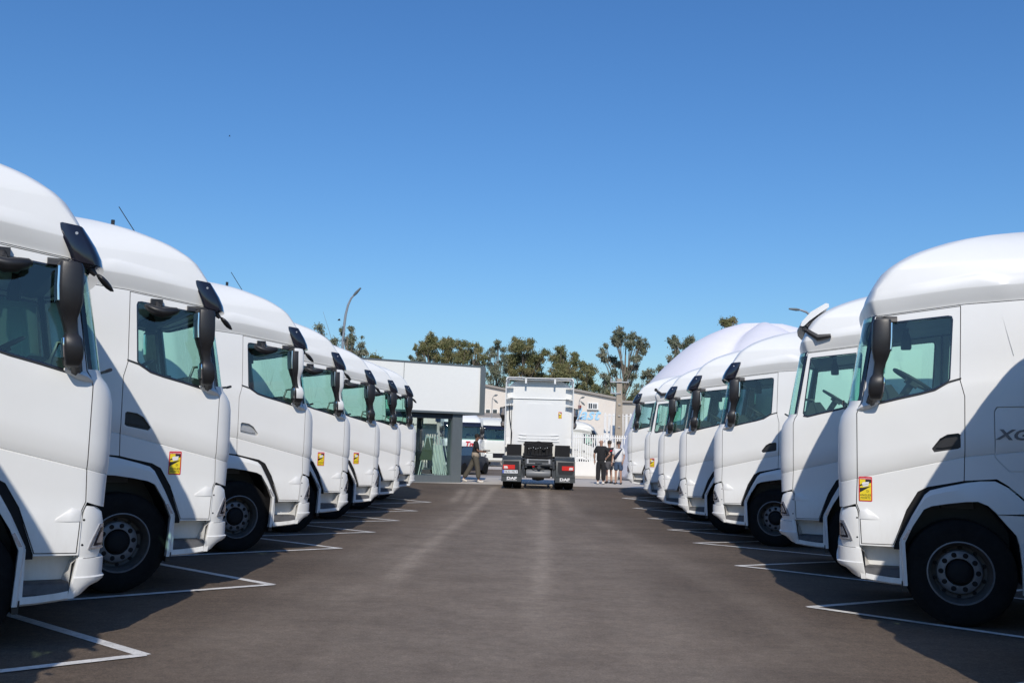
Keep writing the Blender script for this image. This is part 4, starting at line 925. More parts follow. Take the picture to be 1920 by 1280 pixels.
b = MB(); b.bbox(.8, 9.0, 49.7, 50.1, .0, .13+.06); tag(b.build('kerb', M['concrete'], None, 0), kind='structure')
v = at(1172, 790, 70); fencing('tall_palisade', v.x-1.4, v.x+4, 70, 2.0, at(1170, 776, 70).z, .30, 'tall pale slatted fence far behind the utility pole', .16)
# small blue roofed shed left of the middle truck
v0, v1 = at(886, 779, 84), at(950, 790, 84)
S_ = empty('blue_band_shed', ((v0.x+v1.x)/2, 84, -.06), 0, label='low shed with dark blue fascia and brown roof behind the parked trucks', cat='building'); w = (v1.x-v0.x)/2
b = MB(); b.bbox(-w-3, w+3, 0, 6, 0, v1.z); b.build('wall', M['shed'], S_, 0)
b = MB(); b.bbox(-w-3.1, w+3.1, -.1, 0, v1.z-.1, v0.z-.15); b.build('fascia', M['blue_band'], S_, 0)
b = MB(); b.loft([[(x, y, z) for y, z in ((-.6, v0.z-.15), (-.6, v0.z), (6, v0.z+.7), (6, v0.z+.5))] for x in (-w-3.2, w+3.2)]); b.build('roof', M['roof_grey'], S_, 0)
for k in range(3): 
    v = at(915+k*13, 771, 87.7); b = MB(); b.box((v.x-S_.location.x, 3.6, v.z+.06), (.5, .06, .42)); w_ = b.build('window', M['fence'], S_, 0); b = MB(); b.box((v.x-S_.location.x, 3.56, v.z+.06), (.36, .04, .30)); b.build('pane', M['win'], w_, 0)
# ------------------------------------------------------------------ utility pole, lamps
def upole():
    P = empty('utility_pole', (at(1160, 800, 66).x, 66, -.06), 0, label='tan concrete utility pole with two crossarms beside the lettered warehouse', cat='pole')
    zt = at(1160, 708, 66).z
    b = MB(); b.loft([[(sx*w_, sy*w_*.8, z) for sx, sy in ((-1, -1), (1, -1), (1, 1), (-1, 1))] for z, w_ in ((0, .30), (zt, .17))]); b.build('shaft', M['pole'], P, 0)
    for py, a_, c_ in ((715.5, -.62, .60), (737, -.60, .1)):
        z = at(1160, py, 66).z; b = MB(); b.bbox(a_, c_, -.22, -.16, z, z+.07); C_ = b.build('crossarm', M['galv'], P, 0)
        for x in (a_+.05, c_-.05): b = MB(); b.lathe([(0, 0), (.04, 0), (.05, .08), (.03, .14), (0, .14)], (x, -.19, z+.07), 8, 'z'); b.build('insulator', M['galv'], C_)
    for k in range(7): b = MB(); b.bbox(-.08, .08, -.245, -.20, 1.5+k*.75, 1.6+k*.75); b.build('step_hole', M['shed'], P, 0)
upole()
def lamp_curve(name, pts, label, Y, r0=.11, r1=.05):
    P = [at(px, py, Y) for px, py in pts]; base = Vector((P[0].x, Y, -.06))
    L = empty(name, base, 0, label=label, cat='street lamp'); pp = [Vector((0, 0, 0))]+[p-base for p in P]
    n = len(pp); b = MB(); b.tube(pp, [r0+(r1-r0)*i/(n-1) for i in range(n)], 8); b.build('curved_pole', M['lampmetal'], L)
    d = (pp[-1]-pp[-2]).normalized(); b = MB(); b.tube([pp[-1]-d*.1, pp[-1]+d*.12, pp[-1]+d*.55], [.06, .09, .05], 8); b.build('lamp_head', M['kiosk_grey'], L)
lamp_curve('curved_street_lamp', [(641, 690), (643, 640), (645, 612), (648, 590), (652.5, 572), (658.5, 559), (665, 552)], 'tall curved metal street lamp rising from the trees above the left trucks', 60)
lamp_curve('curved_street_lamp', [(1531, 700), (1530, 640), (1527, 603), (1521, 592), (1512, 585), (1501, 581), (1496, 580.5)], 'curved street lamp whose tip shows above the second right truck', 60)
def twin_lamp(px, py, label, Y=78):
    v = at(px, py, Y); L = empty('twin_street_lamp', (v.x, Y, -.06), 0, label=label, cat='street lamp'); z = v.z+.06
    b = MB(); b.tube([(0, 0, 0), (0, 0, z)], [.035, .025], 8); b.build('pole', M['lampmetal'], L)
    for dx, dz, tx, tz in ((.12, .22, .42, .30), (.12, -.05, .45, -.35)):
        b = MB(); b.tube([(0, 0, z), (dx, -.02, z+dz)], .02, 6); b.tube([(dx, -.02, z+dz), ((dx+tx)/2, -.05, z+(dz+tz)/2), (tx, -.05, z+tz)], [.03, .08, .03], 8); b.build('lamp_head', M['kiosk_grey'], L)
twin_lamp(923, 747, 'small twin headed lamp against the warehouse wall beside the kiosk')
twin_lamp(1086, 751, 'small twin headed lamp against the wall above the blue lettering')
# ------------------------------------------------------------------ inflatable dome
def dome():
    cx, cy = 12.7, 50.5; D = empty('inflatable_dome', (cx, cy, .0), 0, label='big white inflatable dome tent with a curved seam behind the right trucks', cat='tent')
    TB = [(0, 7.25), (.25, 7.45), (1.2, 7.3), (2.1, 7.0), (3.7, 6.4), (5.0, 5.75), (5.8, 5.0), (6.5, 4.25), (6.95, 3.7), (7.4, 2.9), (7.75, 2.1), (8.05, 1.1), (8.15, .05)]
    def prof(t):
        f = t*(len(TB)-1); i = min(int(f), len(TB)-2); f -= i; return TB[i][0]*(1-f)+TB[i+1][0]*f, TB[i][1]*(1-f)+TB[i+1][1]*f
    n, m_ = 144, 36; rings = []; ph = radians(236)
    for j in range(m_+1):
        t = j/m_; z, r0_ = prof(t); r = []
        for i in range(n):
            a = 2*pi*i/n; lob = abs(sin((a-ph)*3))**.6; k_ = 1-.13*(1-lob)*(1-.55*t)
            rr = r0_*k_*1.03 + .06*sin(9*a+7*t)*(1-t)
            r.append((rr*cos(a), rr*sin(a), z*(1-.045*(1-lob)*min(1, 2*t))+.02))
        rings.append(r)
    b = MB(); b.loft(rings); b.build('dome_skin', M['dome'], D, 50)
    for k in range(6):
        a = ph+k*pi/3; pts = []
        for j in range(m_):
            t = j/m_; z, r0_ = prof(t); rr = r0_*(1-.13*(1-.55*t))*1.03+.02+.06*sin(9*a+7*t)*(1-t); pts.append((rr*cos(a), rr*sin(a), z*(1-.045*min(1, 2*t))+.03))
        b = MB(); b.tube(pts, .03, 5); b.build('seam', M['dome'], D)
dome()
# ------------------------------------------------------------------ birds
def bird(px, py, Y, sc, label, up):
    v = at(px, py, Y); B = empty('bird', v, .4, label=label, cat='bird')
    b = MB(); b.tube([(-.12*sc, 0, 0), (-.05*sc, 0, .01), (.05*sc, 0, .01), (.13*sc, 0, 0)], [.01*sc, .04*sc, .035*sc, .01*sc], 6); b.build('body', M['bird'], B)
    for s in (1, -1): b = MB(); b.loft([[(-.04*sc, 0, .01), (.05*sc, 0, .01), (.05*sc, 0, .0), (-.04*sc, 0, 0)], [(-.05*sc, s*.16*sc, up*.12*sc), (.04*sc, s*.16*sc, up*.12*sc), (.04*sc, s*.16*sc, up*.12*sc-.01), (-.05*sc, s*.16*sc, up*.12*sc-.01)], [(-.06*sc, s*.34*sc, up*.02*sc), (-.03*sc, s*.34*sc, up*.02*sc), (-.03*sc, s*.34*sc, up*.02*sc-.01), (-.06*sc, s*.34*sc, up*.02*sc-.01)]]); b.build('wing', M['bird'], B)
bird(430.5, 255.5, 60, .45, 'tiny dark bird high in the empty blue sky', 1)
bird(636, 600.5, 60, .75, 'small bird with spread wings beside the curved lamp', 1)
# ------------------------------------------------------------------ far parked trucks and a car
def recolour(o, frm, to_, cache={}):
    for ch in [o]+list(o.children_recursive):
        if ch.type == 'MESH' and any(m_ == frm for m_ in ch.data.materials):
            key = (ch.data.name, to_.name)
            if key not in cache:
                me = ch.data.copy()
                for i, m_ in enumerate(me.materials):
                    if m_ == frm: me.materials[i] = to_
                cache[key] = me
            ch.data = cache[key]
sk_ = [o for o in ALLOPT if o not in ('mirror_black_d', 'mirror_black_p', 'visor')]
def far_truck(px, Y, rz, label, colr=None, scale=1., zz=None):
    c = copy_tree(proto, None, sk_); c.location = (at(px, 840, Y).x, Y, gz(0, Y) if zz is None else zz); c.rotation_euler = (0, 0, rz); c.scale = (scale,)*3
    bpy.context.view_layer.update()
    if colr: recolour(c, M['white'], colr)
    tag(c, label, 'truck'); return c
t1 = far_truck(934, 77, radians(114), 'cream truck with its front turned to the right, parked in the yard behind', M['cream'], .96)
t2 = far_truck(866, 63, radians(99), 'white truck facing the camera beside the kiosk with red lettering on its nose', None, .93)
t3 = far_truck(1118, 60, radians(172), 'cream truck behind the white railing with only its roof showing', M['cream'], .82)
F_ = Matrix.Rotation(radians(-90), 4, 'Z') @ Matrix.Rotation(radians(90), 4, 'X')
me = text_mesh('Tm', .50, 'tm', .012, 1, .25, .01); place_text(me, M['st_red'], Matrix.Translation((-.235, -.50, 1.78)) @ F_, 'red_lettering', t2)
me = text_mesh('DAF', .26, 'daf', .012, 1, 0, .01); place_text(me, M['st_blk'], Matrix.Translation((-.235, -.45, 1.40)) @ F_ @ Matrix.Scale(1.5, 4, (1, 0, 0)), 'maker_lettering', t2)
b = MB()
for k in range(5): b.bbox(-.235, -.20, -.95, .95, 1.10-.09*k, 1.15-.09*k)
b.build('front_slats', M['gloss_black'], t2, 0)
drop(proto)
def car():
    C = empty('navy_car', (at(862, 880, 52.5).x, 52.5, gz(0, 52.5)), radians(68), label='dark blue car seen from behind between the kiosk and the walking man', cat='car')
    b = MB(); secs = []
    for x, w, z0, z1 in ((-2.1, .75, .35, .80), (-2.05, .85, .28, .95), (-1.2, .9, .24, 1.0), (0, .91, .22, 1.0), (1.2, .9, .24, .95), (1.9, .84, .28, .85), (2.1, .7, .35, .7)):
        secs.append([(x, -w*.95, z0), (x, w*.95, z0), (x, w, (z0+z1)/2), (x, w*.93, z1), (x, -w*.93, z1), (x, -w, (z0+z1)/2)])
    b.loft(secs); b.build('body', M['navy'], C, 35)
    b = MB(); b.loft([[(-1.75, -.72, .95), (-1.75, .72, .95), (1.0, .76, .95), (1.0, -.76, .95)], [(-1.0, -.6, 1.42), (-1.0, .6, 1.42), (.2, .6, 1.42), (.2, -.6, 1.42)]]); b.build('cabin_glass', M['win'], C, 20)
    b = MB(); b.bbox(-1.05, .25, -.6, .6, 1.42, 1.46); b.build('roof', M['navy'], C, 20)
    for x in (-1.35, 1.35):
        for s in (1, -1): b = MB(); b.lathe([(0, 0), (.20, 0), (.31, .0), (.32, .1), (.32, .2), (0, .2)], (x, s*.9-(.2 if s > 0 else 0), .32), 20, 'y', 1 if s > 0 else 1); b.build('wheel', M['rubber'], C)
    for s in (1, -1): b = MB(); b.bbox(-2.1, -2.02, s*.50, s*.80, .72, .88); b.build('tail_light', M['red'], C, 0)
    b = MB(); b.bbox(-2.13, -2.10, -.26, .26, .52, .64); b.build('number_plate', M['plate'], C, 0)
car()
# ------------------------------------------------------------------ trees
def leaf_mat(name, c1, c2, c3):
    m = bpy.data.materials.new(name); m.use_nodes = True; n = m.node_tree.nodes; l = m.node_tree.links; b = n['Principled BSDF']; b.inputs['Roughness'].default_value = .65; b.inputs['Specular IOR Level'].default_value = .3
    tc = n.new('ShaderNodeTexCoord'); z = n.new('ShaderNodeTexNoise'); z.inputs['Scale'].default_value = .55; z.inputs['Detail'].default_value = 5; z.inputs['Roughness'].default_value = .8; l.new(tc.outputs['Object'], z.inputs['Vector'])
    r = n.new('ShaderNodeValToRGB'); e = r.color_ramp.elements; e[0].position, e[0].color = .36, (*c1, 1); e[1].position, e[1].color = .64, (*c3, 1); k = e.new(.5); k.color = (*c2, 1)
    l.new(z.outputs[0], r.inputs[0]); l.new(r.outputs[0], b.inputs['Base Color'])
    tr = n.new('ShaderNodeBsdfTranslucent'); l.new(r.outputs[0], tr.inputs[0]); mx = n.new('ShaderNodeMixShader'); mx.inputs[0].default_value = .2
    l.new(b.outputs[0], mx.inputs[1]); l.new(tr.outputs[0], mx.inputs[2]); l.new(mx.outputs[0], n['Material Output'].inputs[0])
    return m
M['leaf_a'] = leaf_mat('eucalyptus_leaves', (.10, .115, .045), (.19, .195, .085), (.30, .25, .13))
M['leaf_b'] = leaf_mat('grey_green_leaves', (.095, .115, .07), (.19, .21, .14), (.30, .285, .21))
M['leaf_c'] = leaf_mat('yellow_green_leaves', (.07, .08, .02), (.13, .13, .04), (.16, .15, .06))
def tree(name, label, trunk_px, clusters, Y=118, lm='leaf_a', dens=1., leaf=.22, depth=1.0, group=None):
    """clusters: (px, py, half width px, half height px)"""
    rnd = random.Random(int(trunk_px)*7+len(clusters))
    bx = at(trunk_px, 850, Y); T = empty(name, (bx.x, Y, -.06), 0, label=label, cat='tree')
    if group: T['group'] = group
    s_ = Y/1866.9; cs = []
    for px, py, rw, rh in clusters:
        v = at(px, py, Y); cs.append((Vector((v.x-bx.x, rnd.uniform(-1, 1)*max(1.5, rw*s_)*depth, v.z+.06)), rw*s_*1.36, rh*s_*1.36))
    ztop = max(c[0].z for c in cs); xt = [c for c in cs if c[0].z > ztop*.8]; top = sum((c[0] for c in xt), Vector())/len(xt)
    tp = [Vector((0, 0, 0)), Vector((top.x*.15, 0, ztop*.3)), Vector((top.x*.45, top.y*.2, ztop*.6)), Vector((top.x*.9, top.y*.5, ztop*.95))]
    b = MB(); b.tube(tp, [.26, .19, .12, .04], 7)
    def onT(z):
        for p, q in zip(tp, tp[1:]):
            if z <= q.z: return p+(q-p)*((z-p.z)/(q.z-p.z))
        return tp[-1]
    b.build('trunk', M['trunk'], T, 40)
    for c, rw, rh in cs:
        st = onT(max(ztop*.22, c.z*.62)); mid = (st+c)/2+Vector((rnd.uniform(-.3, .3), 0, rnd.uniform(-.4, .1)))
        b = MB(); b.tube([st, mid, c], [.06, .045, .02], 5)
        for k in range(3): e = c+Vector((rnd.gauss(0, rw*.5), rnd.gauss(0, rw*.5), rnd.gauss(0, rh*.5))); b.tube([mid, (mid+e)/2+Vector((0, 0, .2)), e], [.025, .018, .01], 4)
        b.build('limb', M['trunk'], T, 40)
    V = []; F = []
    for c, rw, rh in cs:
        # sub-clumps give a lumpy outline with gaps
        nsub = max(6, int(rw*rh*7)); subs = []
        for k in range(nsub):
            a, e_ = rnd.uniform(0, 2*pi), rnd.uniform(-1, 1); q = rnd.random()**.45
            subs.append((c+Vector((rw*.85*q*cos(a)*sqrt(1-e_*e_), rw*.85*q*sin(a)*sqrt(1-e_*e_), rh*.85*q*e_)), rnd.uniform(.28, .5)*min(rw, rh)**.7))
        for sc, r in subs:
            for k in range(int(105*dens*r*r/.1)+24):
                p = sc+Vector((rnd.gauss(0, r*.55), rnd.gauss(0, r*.55), rnd.gauss(0, r*.5)-.12*r))
                L = leaf*rnd.uniform(.6, 1.4); w = L*rnd.uniform(.28, .5)
                d = Vector((rnd.gauss(0, .55), rnd.gauss(0, .55), -1+rnd.gauss(0, .6))).normalized(); sd2 = d.cross(Vector((rnd.gauss(0, 1), rnd.gauss(0, 1), rnd.gauss(0, .4)))).normalized()*w
                i = len(V); V += [tuple(p), tuple(p+d*L*.5+sd2*.5), tuple(p+d*L), tuple(p+d*L*.5-sd2*.5)]; F.append((i, i+1, i+2, i+3))
    me = bpy.data.meshes.new('crown'); me.from_pydata(V, [], F); me.materials.append(M[lm]); me.update(); link('crown', me, T)
    return T
tree('eucalyptus_tree', 'sparse grey green eucalyptus behind the curved street lamp', 648, [(607, 625, 8, 16), (615, 650, 12, 18), (628, 640, 7, 14), (640, 660, 12, 16), (641, 617, 4, 8), (658, 616, 5, 9), (650, 632, 8, 10), (655, 655, 9, 16), (668, 668, 9, 10), (680, 641, 6, 11), (676, 660, 7, 10), (662, 640, 6, 8), (688, 662, 5, 6)], 100, 'leaf_b', .8)
tree('olive_bush_tree', 'small yellowish green tree peeping over the kiosk roof at its left', 700, [(700, 668, 10, 10), (693, 674, 7, 6), (707, 675, 5, 5)], 70, 'leaf_c', 1.4, .16)
tree('eucalyptus_tree', 'dense olive eucalyptus over the middle of the kiosk roof, tallest there', 806, [(805, 630, 8, 8), (800, 645, 12, 10), (814, 648, 12, 16), (792, 650, 8, 8), (800, 664, 14, 10), (818, 668, 9, 10), (787, 660, 6, 8), (779, 652, 3, 5), (808, 636, 12, 10)], 118, 'leaf_a')
tree('young_eucalyptus', 'tiny outlying eucalyptus sprigs at the left end of the kiosk tree line', 775, [(771, 668, 4, 8), (785, 675, 8, 5), (791, 673, 5, 4)], 112, 'leaf_b', 1.)
tree('eucalyptus_tree', 'reddish brown leaved eucalyptus right of the tallest one above the kiosk', 836, [(838, 636, 7, 8), (834, 652, 12, 16), (846, 650, 9, 14), (842, 670, 14, 12), (829, 674, 10, 8), (828, 640, 5, 8)], 120, 'leaf_a')
tree('eucalyptus_tree', 'green and yellow eucalyptus above the right half of the kiosk', 868, [(860, 643, 6, 8), (872, 643, 8, 8), (866, 660, 14, 14), (878, 668, 10, 14), (860, 676, 14, 8), (888, 676, 8, 8)], 116, 'leaf_a')
tree('eucalyptus_tree', 'eucalyptus with open gaps at the right end of the kiosk roof', 896, [(889, 647, 9, 5), (897, 652, 5, 6), (903, 665, 9, 14), (884, 656, 6, 8), (907, 676, 7, 10), (895, 682, 8, 5)], 114, 'leaf_a', .8)
tree('eucalyptus_tree', 'thin see-through eucalyptus between the kiosk and the rear view truck', 926, [(934, 643, 5, 7), (934, 651, 3, 4), (920, 664, 8, 12), (926, 652, 6, 6), (944, 660, 5, 12), (918, 690, 10, 12), (928, 700, 12, 14), (915, 712, 6, 14), (932, 720, 12, 12), (940, 680, 8, 12), (946, 712, 8, 12), (922, 728, 12, 6)], 120, 'leaf_b', .8)
tree('eucalyptus_tree', 'broad dense eucalyptus rising directly behind the middle truck', 966, [(971, 634, 7, 8), (965, 645, 12, 10), (980, 648, 14, 12), (995, 645, 8, 8), (962, 665, 16, 14), (985, 668, 18, 14), (1002, 665, 10, 16), (1010, 680, 8, 14), (960, 690, 18, 12), (985, 692, 18, 12), (1004, 700, 16, 14), (970, 710, 18, 10), (1000, 718, 18, 8), (1020, 665, 8, 12)], 122, 'leaf_a', 1.1)
tree('eucalyptus_tree', 'eucalyptus with a brownish top right behind the middle truck', 1048, [(1050, 654, 8, 8), (1044, 664, 10, 8), (1056, 670, 12, 12), (1040, 682, 14, 12), (1062, 688, 14, 12), (1076, 664, 6, 8), (1078, 676, 8, 10), (1050, 702, 20, 12), (1034, 712, 14, 12), (1072, 706, 14, 10)], 116, 'leaf_a', 1.1)
tree('eucalyptus_tree', 'reddish low eucalyptus above the peak of the lettered warehouse', 1090, [(1088, 684, 10, 8), (1100, 690, 10, 8), (1110, 692, 7, 8), (1092, 705, 16, 10), (1108, 712, 12, 12), (1086, 722, 14, 8), (1100, 730, 16, 8), (1120, 725, 8, 12), (1128, 738, 8, 6), (1080, 700, 9, 8)], 112, 'leaf_a', 1.)
tree('tall_sparse_eucalyptus', 'tallest lone eucalyptus with a bare pale trunk and tufted crown', 1167, [(1158, 622, 9, 7), (1164, 634, 11, 9), (1150, 633, 6, 8), (1153, 643, 7, 7), (1137, 644, 4, 3), (1190, 628, 8, 7), (1201, 636, 8, 6), (1195, 644, 9, 7), (1207, 648, 8, 7), (1204, 656, 7, 5), (1180, 645, 8, 7), (1128, 660, 7, 7), (1131, 672, 6, 6), (1150, 672, 6, 6), (1155, 680, 5, 4), (1165, 680, 6, 5), (1198, 668, 7, 6), (1188, 676, 6, 6), (1194, 686, 7, 5), (1176, 690, 9, 7), (1182, 704, 10, 9), (1172, 716, 8, 8)], 105, 'leaf_b', 1.1)
tree('eucalyptus_tree', 'ragged grey green eucalyptus left of the utility pole', 1142, [(1133, 702, 8, 6), (1150, 697, 8, 5), (1145, 712, 10, 9), (1160, 722, 12, 10), (1137, 724, 8, 8), (1150, 738, 14, 9), (1135, 742, 9, 6)], 98, 'leaf_b', .9)
tree('eucalyptus_tree', 'small eucalyptus between the tall sparse tree and the white dome', 1210, [(1217, 696, 8, 6), (1208, 702, 7, 6), (1219, 708, 8, 8), (1200, 728, 9, 9), (1208, 742, 9, 8), (1224, 725, 6, 9), (1190, 740, 9, 8)], 104, 'leaf_b', .9)
tree('eucalyptus_tree', 'twin tufted eucalyptus peeping over the left shoulder of the dome', 1272, [(1266, 634, 8, 7), (1273, 642, 6, 6), (1292, 638, 10, 7), (1283, 648, 7, 5), (1262, 646, 4, 6), (1272, 656, 5, 5), (1256, 673, 8, 6), (1268, 668, 5, 5), (1240, 690, 6, 5)], 100, 'leaf_b', 1.)
tree('eucalyptus_tree', 'dark tree tip showing above the top of the white dome', 1364, [(1358, 600, 6, 6), (1366, 604, 10, 7), (1374, 599, 5, 7), (1362, 612, 10, 5)], 110, 'leaf_a', 1.1)
def shrubs():
    V = []; F = []; rnd = random.Random(5)
    for k in range(26000):
        px = rnd.uniform(1100, 1250); h = 10+8*sin(px*.09)+5*sin(px*.31); py = 770-(h+14)*rnd.random(); v = at(px, py, 92+rnd.uniform(-3, 3)); L = .28
        d = Vector((rnd.gauss(0, 1), rnd.gauss(0, 1), rnd.gauss(0, 1))).normalized(); e = d.cross(Vector((rnd.gauss(0, 1), 0, rnd.gauss(0, 1)))).normalized()
        i = len(V); V += [tuple(v), tuple(v+d*L*.5+e*.07), tuple(v+d*L), tuple(v+d*L*.5-e*.07)]; F.append((i, i+1, i+2, i+3))
    me = bpy.data.meshes.new('shrub_belt'); me.from_pydata(V, [], F); me.materials.append(M['leaf_a']); me.update()
    tag(link('shrub_belt', me), 'brownish green belt of bushes behind the sheds', 'bushes', kind='stuff')
shrubs()
# ------------------------------------------------------------------ people
M['skin'] = mat('skin_light', (.42, .25, .18), .6); M['skin_dark'] = mat('skin_tan', (.20, .105, .07), .6)
M['cloth_black'] = mat('black_cotton', (.014, .014, .016), .9); M['cloth_white'] = mat('white_cotton', (.72, .71, .70), .9); M['cloth_olive'] = mat('olive_trousers', (.085, .075, .058), .9)
M['cloth_beige'] = mat('beige_jersey', (.36, .29, .22), .9); M['cloth_grey'] = mat('grey_shorts', (.09, .09, .10), .9); M['denim'] = mat('denim', (.05, .08, .14), .9)
M['shoe_white'] = mat('white_shoes', (.66, .62, .56), .7); M['shoe_black'] = mat('black_shoes', (.02, .02, .02), .7); M['hair'] = mat('dark_hair', (.015, .012, .01), .8); M['hair_grey'] = mat('short_brown_hair', (.06, .045, .035), .8)
def skin(name, verts, edges, radii, m_, parent, sub=1, root=0):
    me = bpy.data.meshes.new(name+'_s'); me.from_pydata([tuple(v) for v in verts], edges, []); o = bpy.data.objects.new(name, me); COL.objects.link(o)
    md = o.modifiers.new('k', 'SKIN'); md.use_smooth_shade = True
    for i, r in enumerate(radii):
        d = me.skin_vertices[0].data[i]; d.radius = r if isinstance(r, tuple) else (r, r); d.use_root = (i == root)
    if sub: sm = o.modifiers.new('s', 'SUBSURF'); sm.levels = sub; sm.render_levels = sub
    dg = bpy.context.evaluated_depsgraph_get(); dg.update()
    m2 = bpy.data.meshes.new_from_object(o.evaluated_get(dg)); bpy.data.objects.remove(o); m2.materials.clear(); m2.materials.append(m_)
    m2.polygons.foreach_set('use_smooth', [True]*len(m2.polygons)); return link(name, m2, parent)
def person(loc, rz, H, label, J, cl):
    """figure faces -y; J: joints; heights for 1.75 m"""
    P = empty('person', loc, rz, label=label, cat='person'); k = H/1.75; P.scale = (k, k, k)
    g_ = lambda n: Vector(J[n])
    pel, che, nek, hed = g_('pelvis'), g_('chest'), g_('neck'), g_('head')
    v = [pel, (pel+che)/2, che, nek]; e = [(0, 1), (1, 2), (2, 3)]; r = [(.11, .08), (.10, .075), (.125, .08), .05]
    def chain(a, pts, rr):
        for p, q in zip(pts, rr): v.append(Vector(p)); e.append((a, len(v)-1)); r.append(q); a = len(v)-1
        return a
    chain(3, [hed-Vector((0, 0, .075)), hed, hed+Vector((0, 0, .075))], [.066, (.085, .10), (.070, .088)])
    hands = []
    for s in ('l', 'r'):
        a = chain(2, [g_('sh'+s), g_('el'+s), g_('wr'+s)], [.048, .038, .027]); hands.append((a, s))
        chain(0, [g_('hip'+s), g_('kn'+s), g_('an'+s), g_('to'+s)], [.080, .056, .038, .032])
    B = skin('body', v, e, r, cl['skin'], P, 1, 0)
    for a, s in hands:   # hand: palm, four fingers, thumb
        w = g_('wr'+s); d = (w-g_('el'+s)).normalized(); sd = Vector((0, 1, 0)) if abs(d.y) < .7 else Vector((1, 0, 0)); up_ = d.cross(sd).normalized(); sd = up_.cross(d).normalized()
        hv = [w, w+d*.05, w+d*.085]; he = [(0, 1), (1, 2)]; hr = [.024, .030, .026]
        for i in range(4):
            f0 = w+d*.09+sd*(-.027+.018*i); n = len(hv); Lf = (.060, .072, .068, .054)[i]
            hv += [f0, f0+d*Lf*.6+up_*.004, f0+d*Lf+up_*.016]; he += [(2, n), (n, n+1), (n+1, n+2)]; hr += [.009, .0085, .007]
        n = len(hv); hv += [w+d*.04+sd*-.035, w+d*.075+sd*-.052+up_*.01]; he += [(1, n), (n, n+1)]; hr += [.011, .009]
        skin('hand', hv, he, hr, cl['skin'], P, 0, 0)
    # shirt
    v = [pel+Vector((0, 0, -.10)), pel+Vector((0, 0, .02)), (pel+che)/2, che, nek-Vector((0, 0, .03))]; e = [(0, 1), (1, 2), (2, 3), (3, 4)]; r = [(.19, .15), (.19, .15), (.178, .14), (.195, .14), .08]
    for s in ('l', 'r'): sh, el = g_('sh'+s), g_('el'+s); a = chain(3, [sh, sh+(el-sh)*.8], [.088, .080])
    skin('shirt', v, e, r, cl['shirt'], P, 1, 0)
    if 'hem' in cl:
        v = [pel+Vector((0, 0, -.13)), pel+Vector((0, 0, .03)), (pel+che)/2+Vector((0, 0, .03))]; e = [(0, 1), (1, 2)]; r = [(.205, .165), (.205, .165), (.195, .155)]; skin('shirt_hem', v, e, r, cl['hem'], P, 1, 0)
    v = [pel+Vector((0, 0, .10)), pel+Vector((0, 0, -.04))]; e = [(0, 1)]; r = [(.165, .13), (.18, .145)]
    for s in ('l', 'r'):
        hp, kn, an = g_('hip'+s), g_('kn'+s), g_('an'+s)
        if cl['short']: chain(1, [hp, hp+(kn-hp)*.5, hp+(kn-hp)*.88], [.125, .115, .11])
        else: chain(1, [hp, kn, kn+(an-kn)*.93], [.125, .10, .09])
    skin('shorts' if cl['short'] else 'trousers', v, e, r, cl['legs'], P, 1, 0)
    for s in ('l', 'r'):
        an, to = g_('an'+s), g_('to'+s); d = (to-an); d.z = 0; d.normalize()
        z0 = min(an.z, to.z)
        v = [an+Vector((0, 0, -.02))-d*.035, an+Vector((0, 0, -.045)), to*.5+an*.5+Vector((0, 0, -.02)), to+d*.03]; skin('shoe', v, [(0, 1), (1, 2), (2, 3)], [.045, .048, .045, .036], cl['shoe'], P, 1, 1)
    # head details
    fd = Vector(J.get('face', (0, -1, 0))).normalized(); rt = fd.cross(Vector((0, 0, 1)))
    b = MB(); b.tube([hed+fd*.085+Vector((0, 0, .01)), hed+fd*.108+Vector((0, 0, -.018)), hed+fd*.08+Vector((0, 0, -.028))], [.008, .013, .006], 6); b.build('nose', cl['skin'], P)
    for s in (1, -1):
        b = MB(); b.tube([hed+rt*s*.074+Vector((0, 0, .02)), hed+rt*s*.084, hed+rt*s*.074-Vector((0, 0, .03))], [.008, .014, .008], 6); b.build('ear', cl['skin'], P)
        b = MB(); b.tube([hed+fd*.082+rt*s*.018+Vector((0, 0, .018)), hed+fd*.080+rt*s*.042+Vector((0, 0, .018))], .008, 6); b.build('eye', M['hair'], P)
    b = MB(); b.tube([hed+fd*.080+rt*.022-Vector((0, 0, .05)), hed+fd*.080-rt*.022-Vector((0, 0, .05))], .006, 5); b.build('mouth', M['skin_dark'], P)
    if cl.get('hair'):
        hc = hed-fd*.014+Vector((0, 0, .022)); b = MB(); b.lathe([(.060, -.055), (.084, -.02), (.093, .02), (.088, .055), (.068, .085), (.035, .102), (0, .106)], hc, 18, 'z'); b.build('hair', cl['hair'], P, 60)
    return P
def joints(**k):
    J = dict(pelvis=(0, 0, .96), chest=(0, 0, 1.30), neck=(0, 0, 1.47), head=(0, -.01, 1.64), shl=(.17, 0, 1.41), shr=(-.17, 0, 1.41), ell=(.24, .02, 1.13), elr=(-.24, .02, 1.13), wrl=(.26, -.04, .88), wrr=(-.26, -.04, .88),
             hipl=(.09, 0, .88), hipr=(-.09, 0, .88), knl=(.10, -.01, .49), knr=(-.10, -.01, .49), anl=(.11, .02, .09), anr=(-.11, .02, .09), tol=(.13, -.14, .035), tor=(-.13, -.14, .035))
    J.update(k); return J
v = at(890, 905, 38.6)
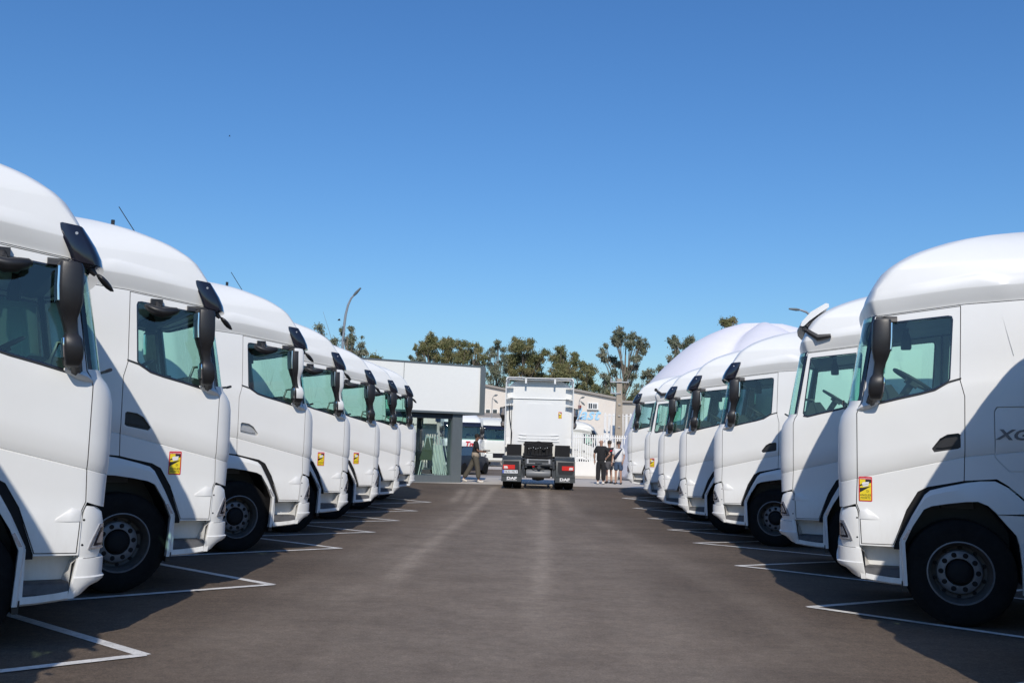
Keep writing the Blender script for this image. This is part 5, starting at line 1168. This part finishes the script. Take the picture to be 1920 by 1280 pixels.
PW = person((v.x, 38.6, .15), radians(90), 1.86, 'person walking right in black and beige top and olive trousers, holding a phone', joints(chest=(0, -.02, 1.30), head=(0, -.05, 1.63), ell=(.20, -.06, 1.13), elr=(-.21, -.08, 1.13), wrl=(.12, -.28, 1.13), wrr=(-.12, -.30, 1.10),
    hipl=(.09, .02, .88), knl=(.09, .20, .50), anl=(.09, .42, .13), tol=(.1, .30, .04), hipr=(-.09, -.02, .88), knr=(-.09, -.10, .48), anr=(-.09, -.14, .09), tor=(-.10, -.30, .035)),
    dict(skin=M['skin_dark'], shirt=M['cloth_black'], hem=M['cloth_beige'], legs=M['cloth_olive'], short=False, shoe=M['shoe_white'], hair=M['hair']))
b = MB(); b.box((0, 0, 0), (.10, .28, .03)); o = b.build('tablet', M['black'], None, 0); o.location = (v.x+.42, 38.6, 1.38); o.rotation_euler = (0, .3, 1.57); tag(o, 'dark handheld device held out by the walking person', 'device')
v = at(1126, 908, 40.4)
person((v.x, 40.4, .15), radians(180-8), 1.80, 'bald person in black T-shirt and trousers, back turned, hand on hip', joints(elr=(.0, 0, 0), wrr=(0, 0, 0), **{}) | dict(ell=(.27, .03, 1.13), wrl=(.25, -.06, .90), elr=(-.36, .08, 1.18), wrr=(-.20, -.03, 1.00)),
    dict(skin=M['skin'], shirt=M['cloth_black'], legs=M['cloth_black'], short=False, shoe=M['shoe_white']))
v = at(1141.5, 907, 41.4)
P3 = person((v.x, 41.4, .15), radians(180+25), 1.76, 'person in black T-shirt with red back print and grey shorts', joints(),
    dict(skin=M['skin'], shirt=M['cloth_black'], legs=M['cloth_grey'], short=True, shoe=M['shoe_black'], hair=M['hair_grey']))
b = MB(); b.loft([[(-.08, .128, 1.36), (-.02, .134, 1.37), (.06, .132, 1.34), (.05, .134, 1.31), (-.04, .136, 1.32)], [(-.08, .131, 1.36), (-.02, .137, 1.37), (.06, .135, 1.34), (.05, .137, 1.31), (-.04, .139, 1.32)]]); b.build('back_print', M['st_red'], P3, 0)
v = at(1159, 908, 40.8)
P4 = person((v.x, 40.8, .15), radians(-18), 1.74, 'person in sunglasses, white T-shirt, dark sling bag and denim shorts', joints(ell=(.24, .03, 1.14), wrl=(.20, -.10, .92)),
    dict(skin=M['skin'], shirt=M['cloth_white'], legs=M['denim'], short=True, shoe=M['shoe_black'], hair=M['hair_grey']))
b = MB(); b.tube([(-.07, -.088, 1.665), (0, -.105, 1.665), (.07, -.088, 1.665)], .016, 6); o = b.build('sunglasses', M['gloss_black'], P4)
b = MB(); b.tube([(.16, -.06, 1.44), (.04, -.135, 1.28), (-.10, -.14, 1.10), (-.16, -.06, 1.02)], [.022, .05, .07, .03], 8); o = b.build('sling_bag', mat('navy_nylon', (.02, .03, .06), .8), None); o.location = P4.location; o.rotation_euler = P4.rotation_euler; tag(o, 'dark sling bag worn across the chest of the white T-shirt', 'bag')
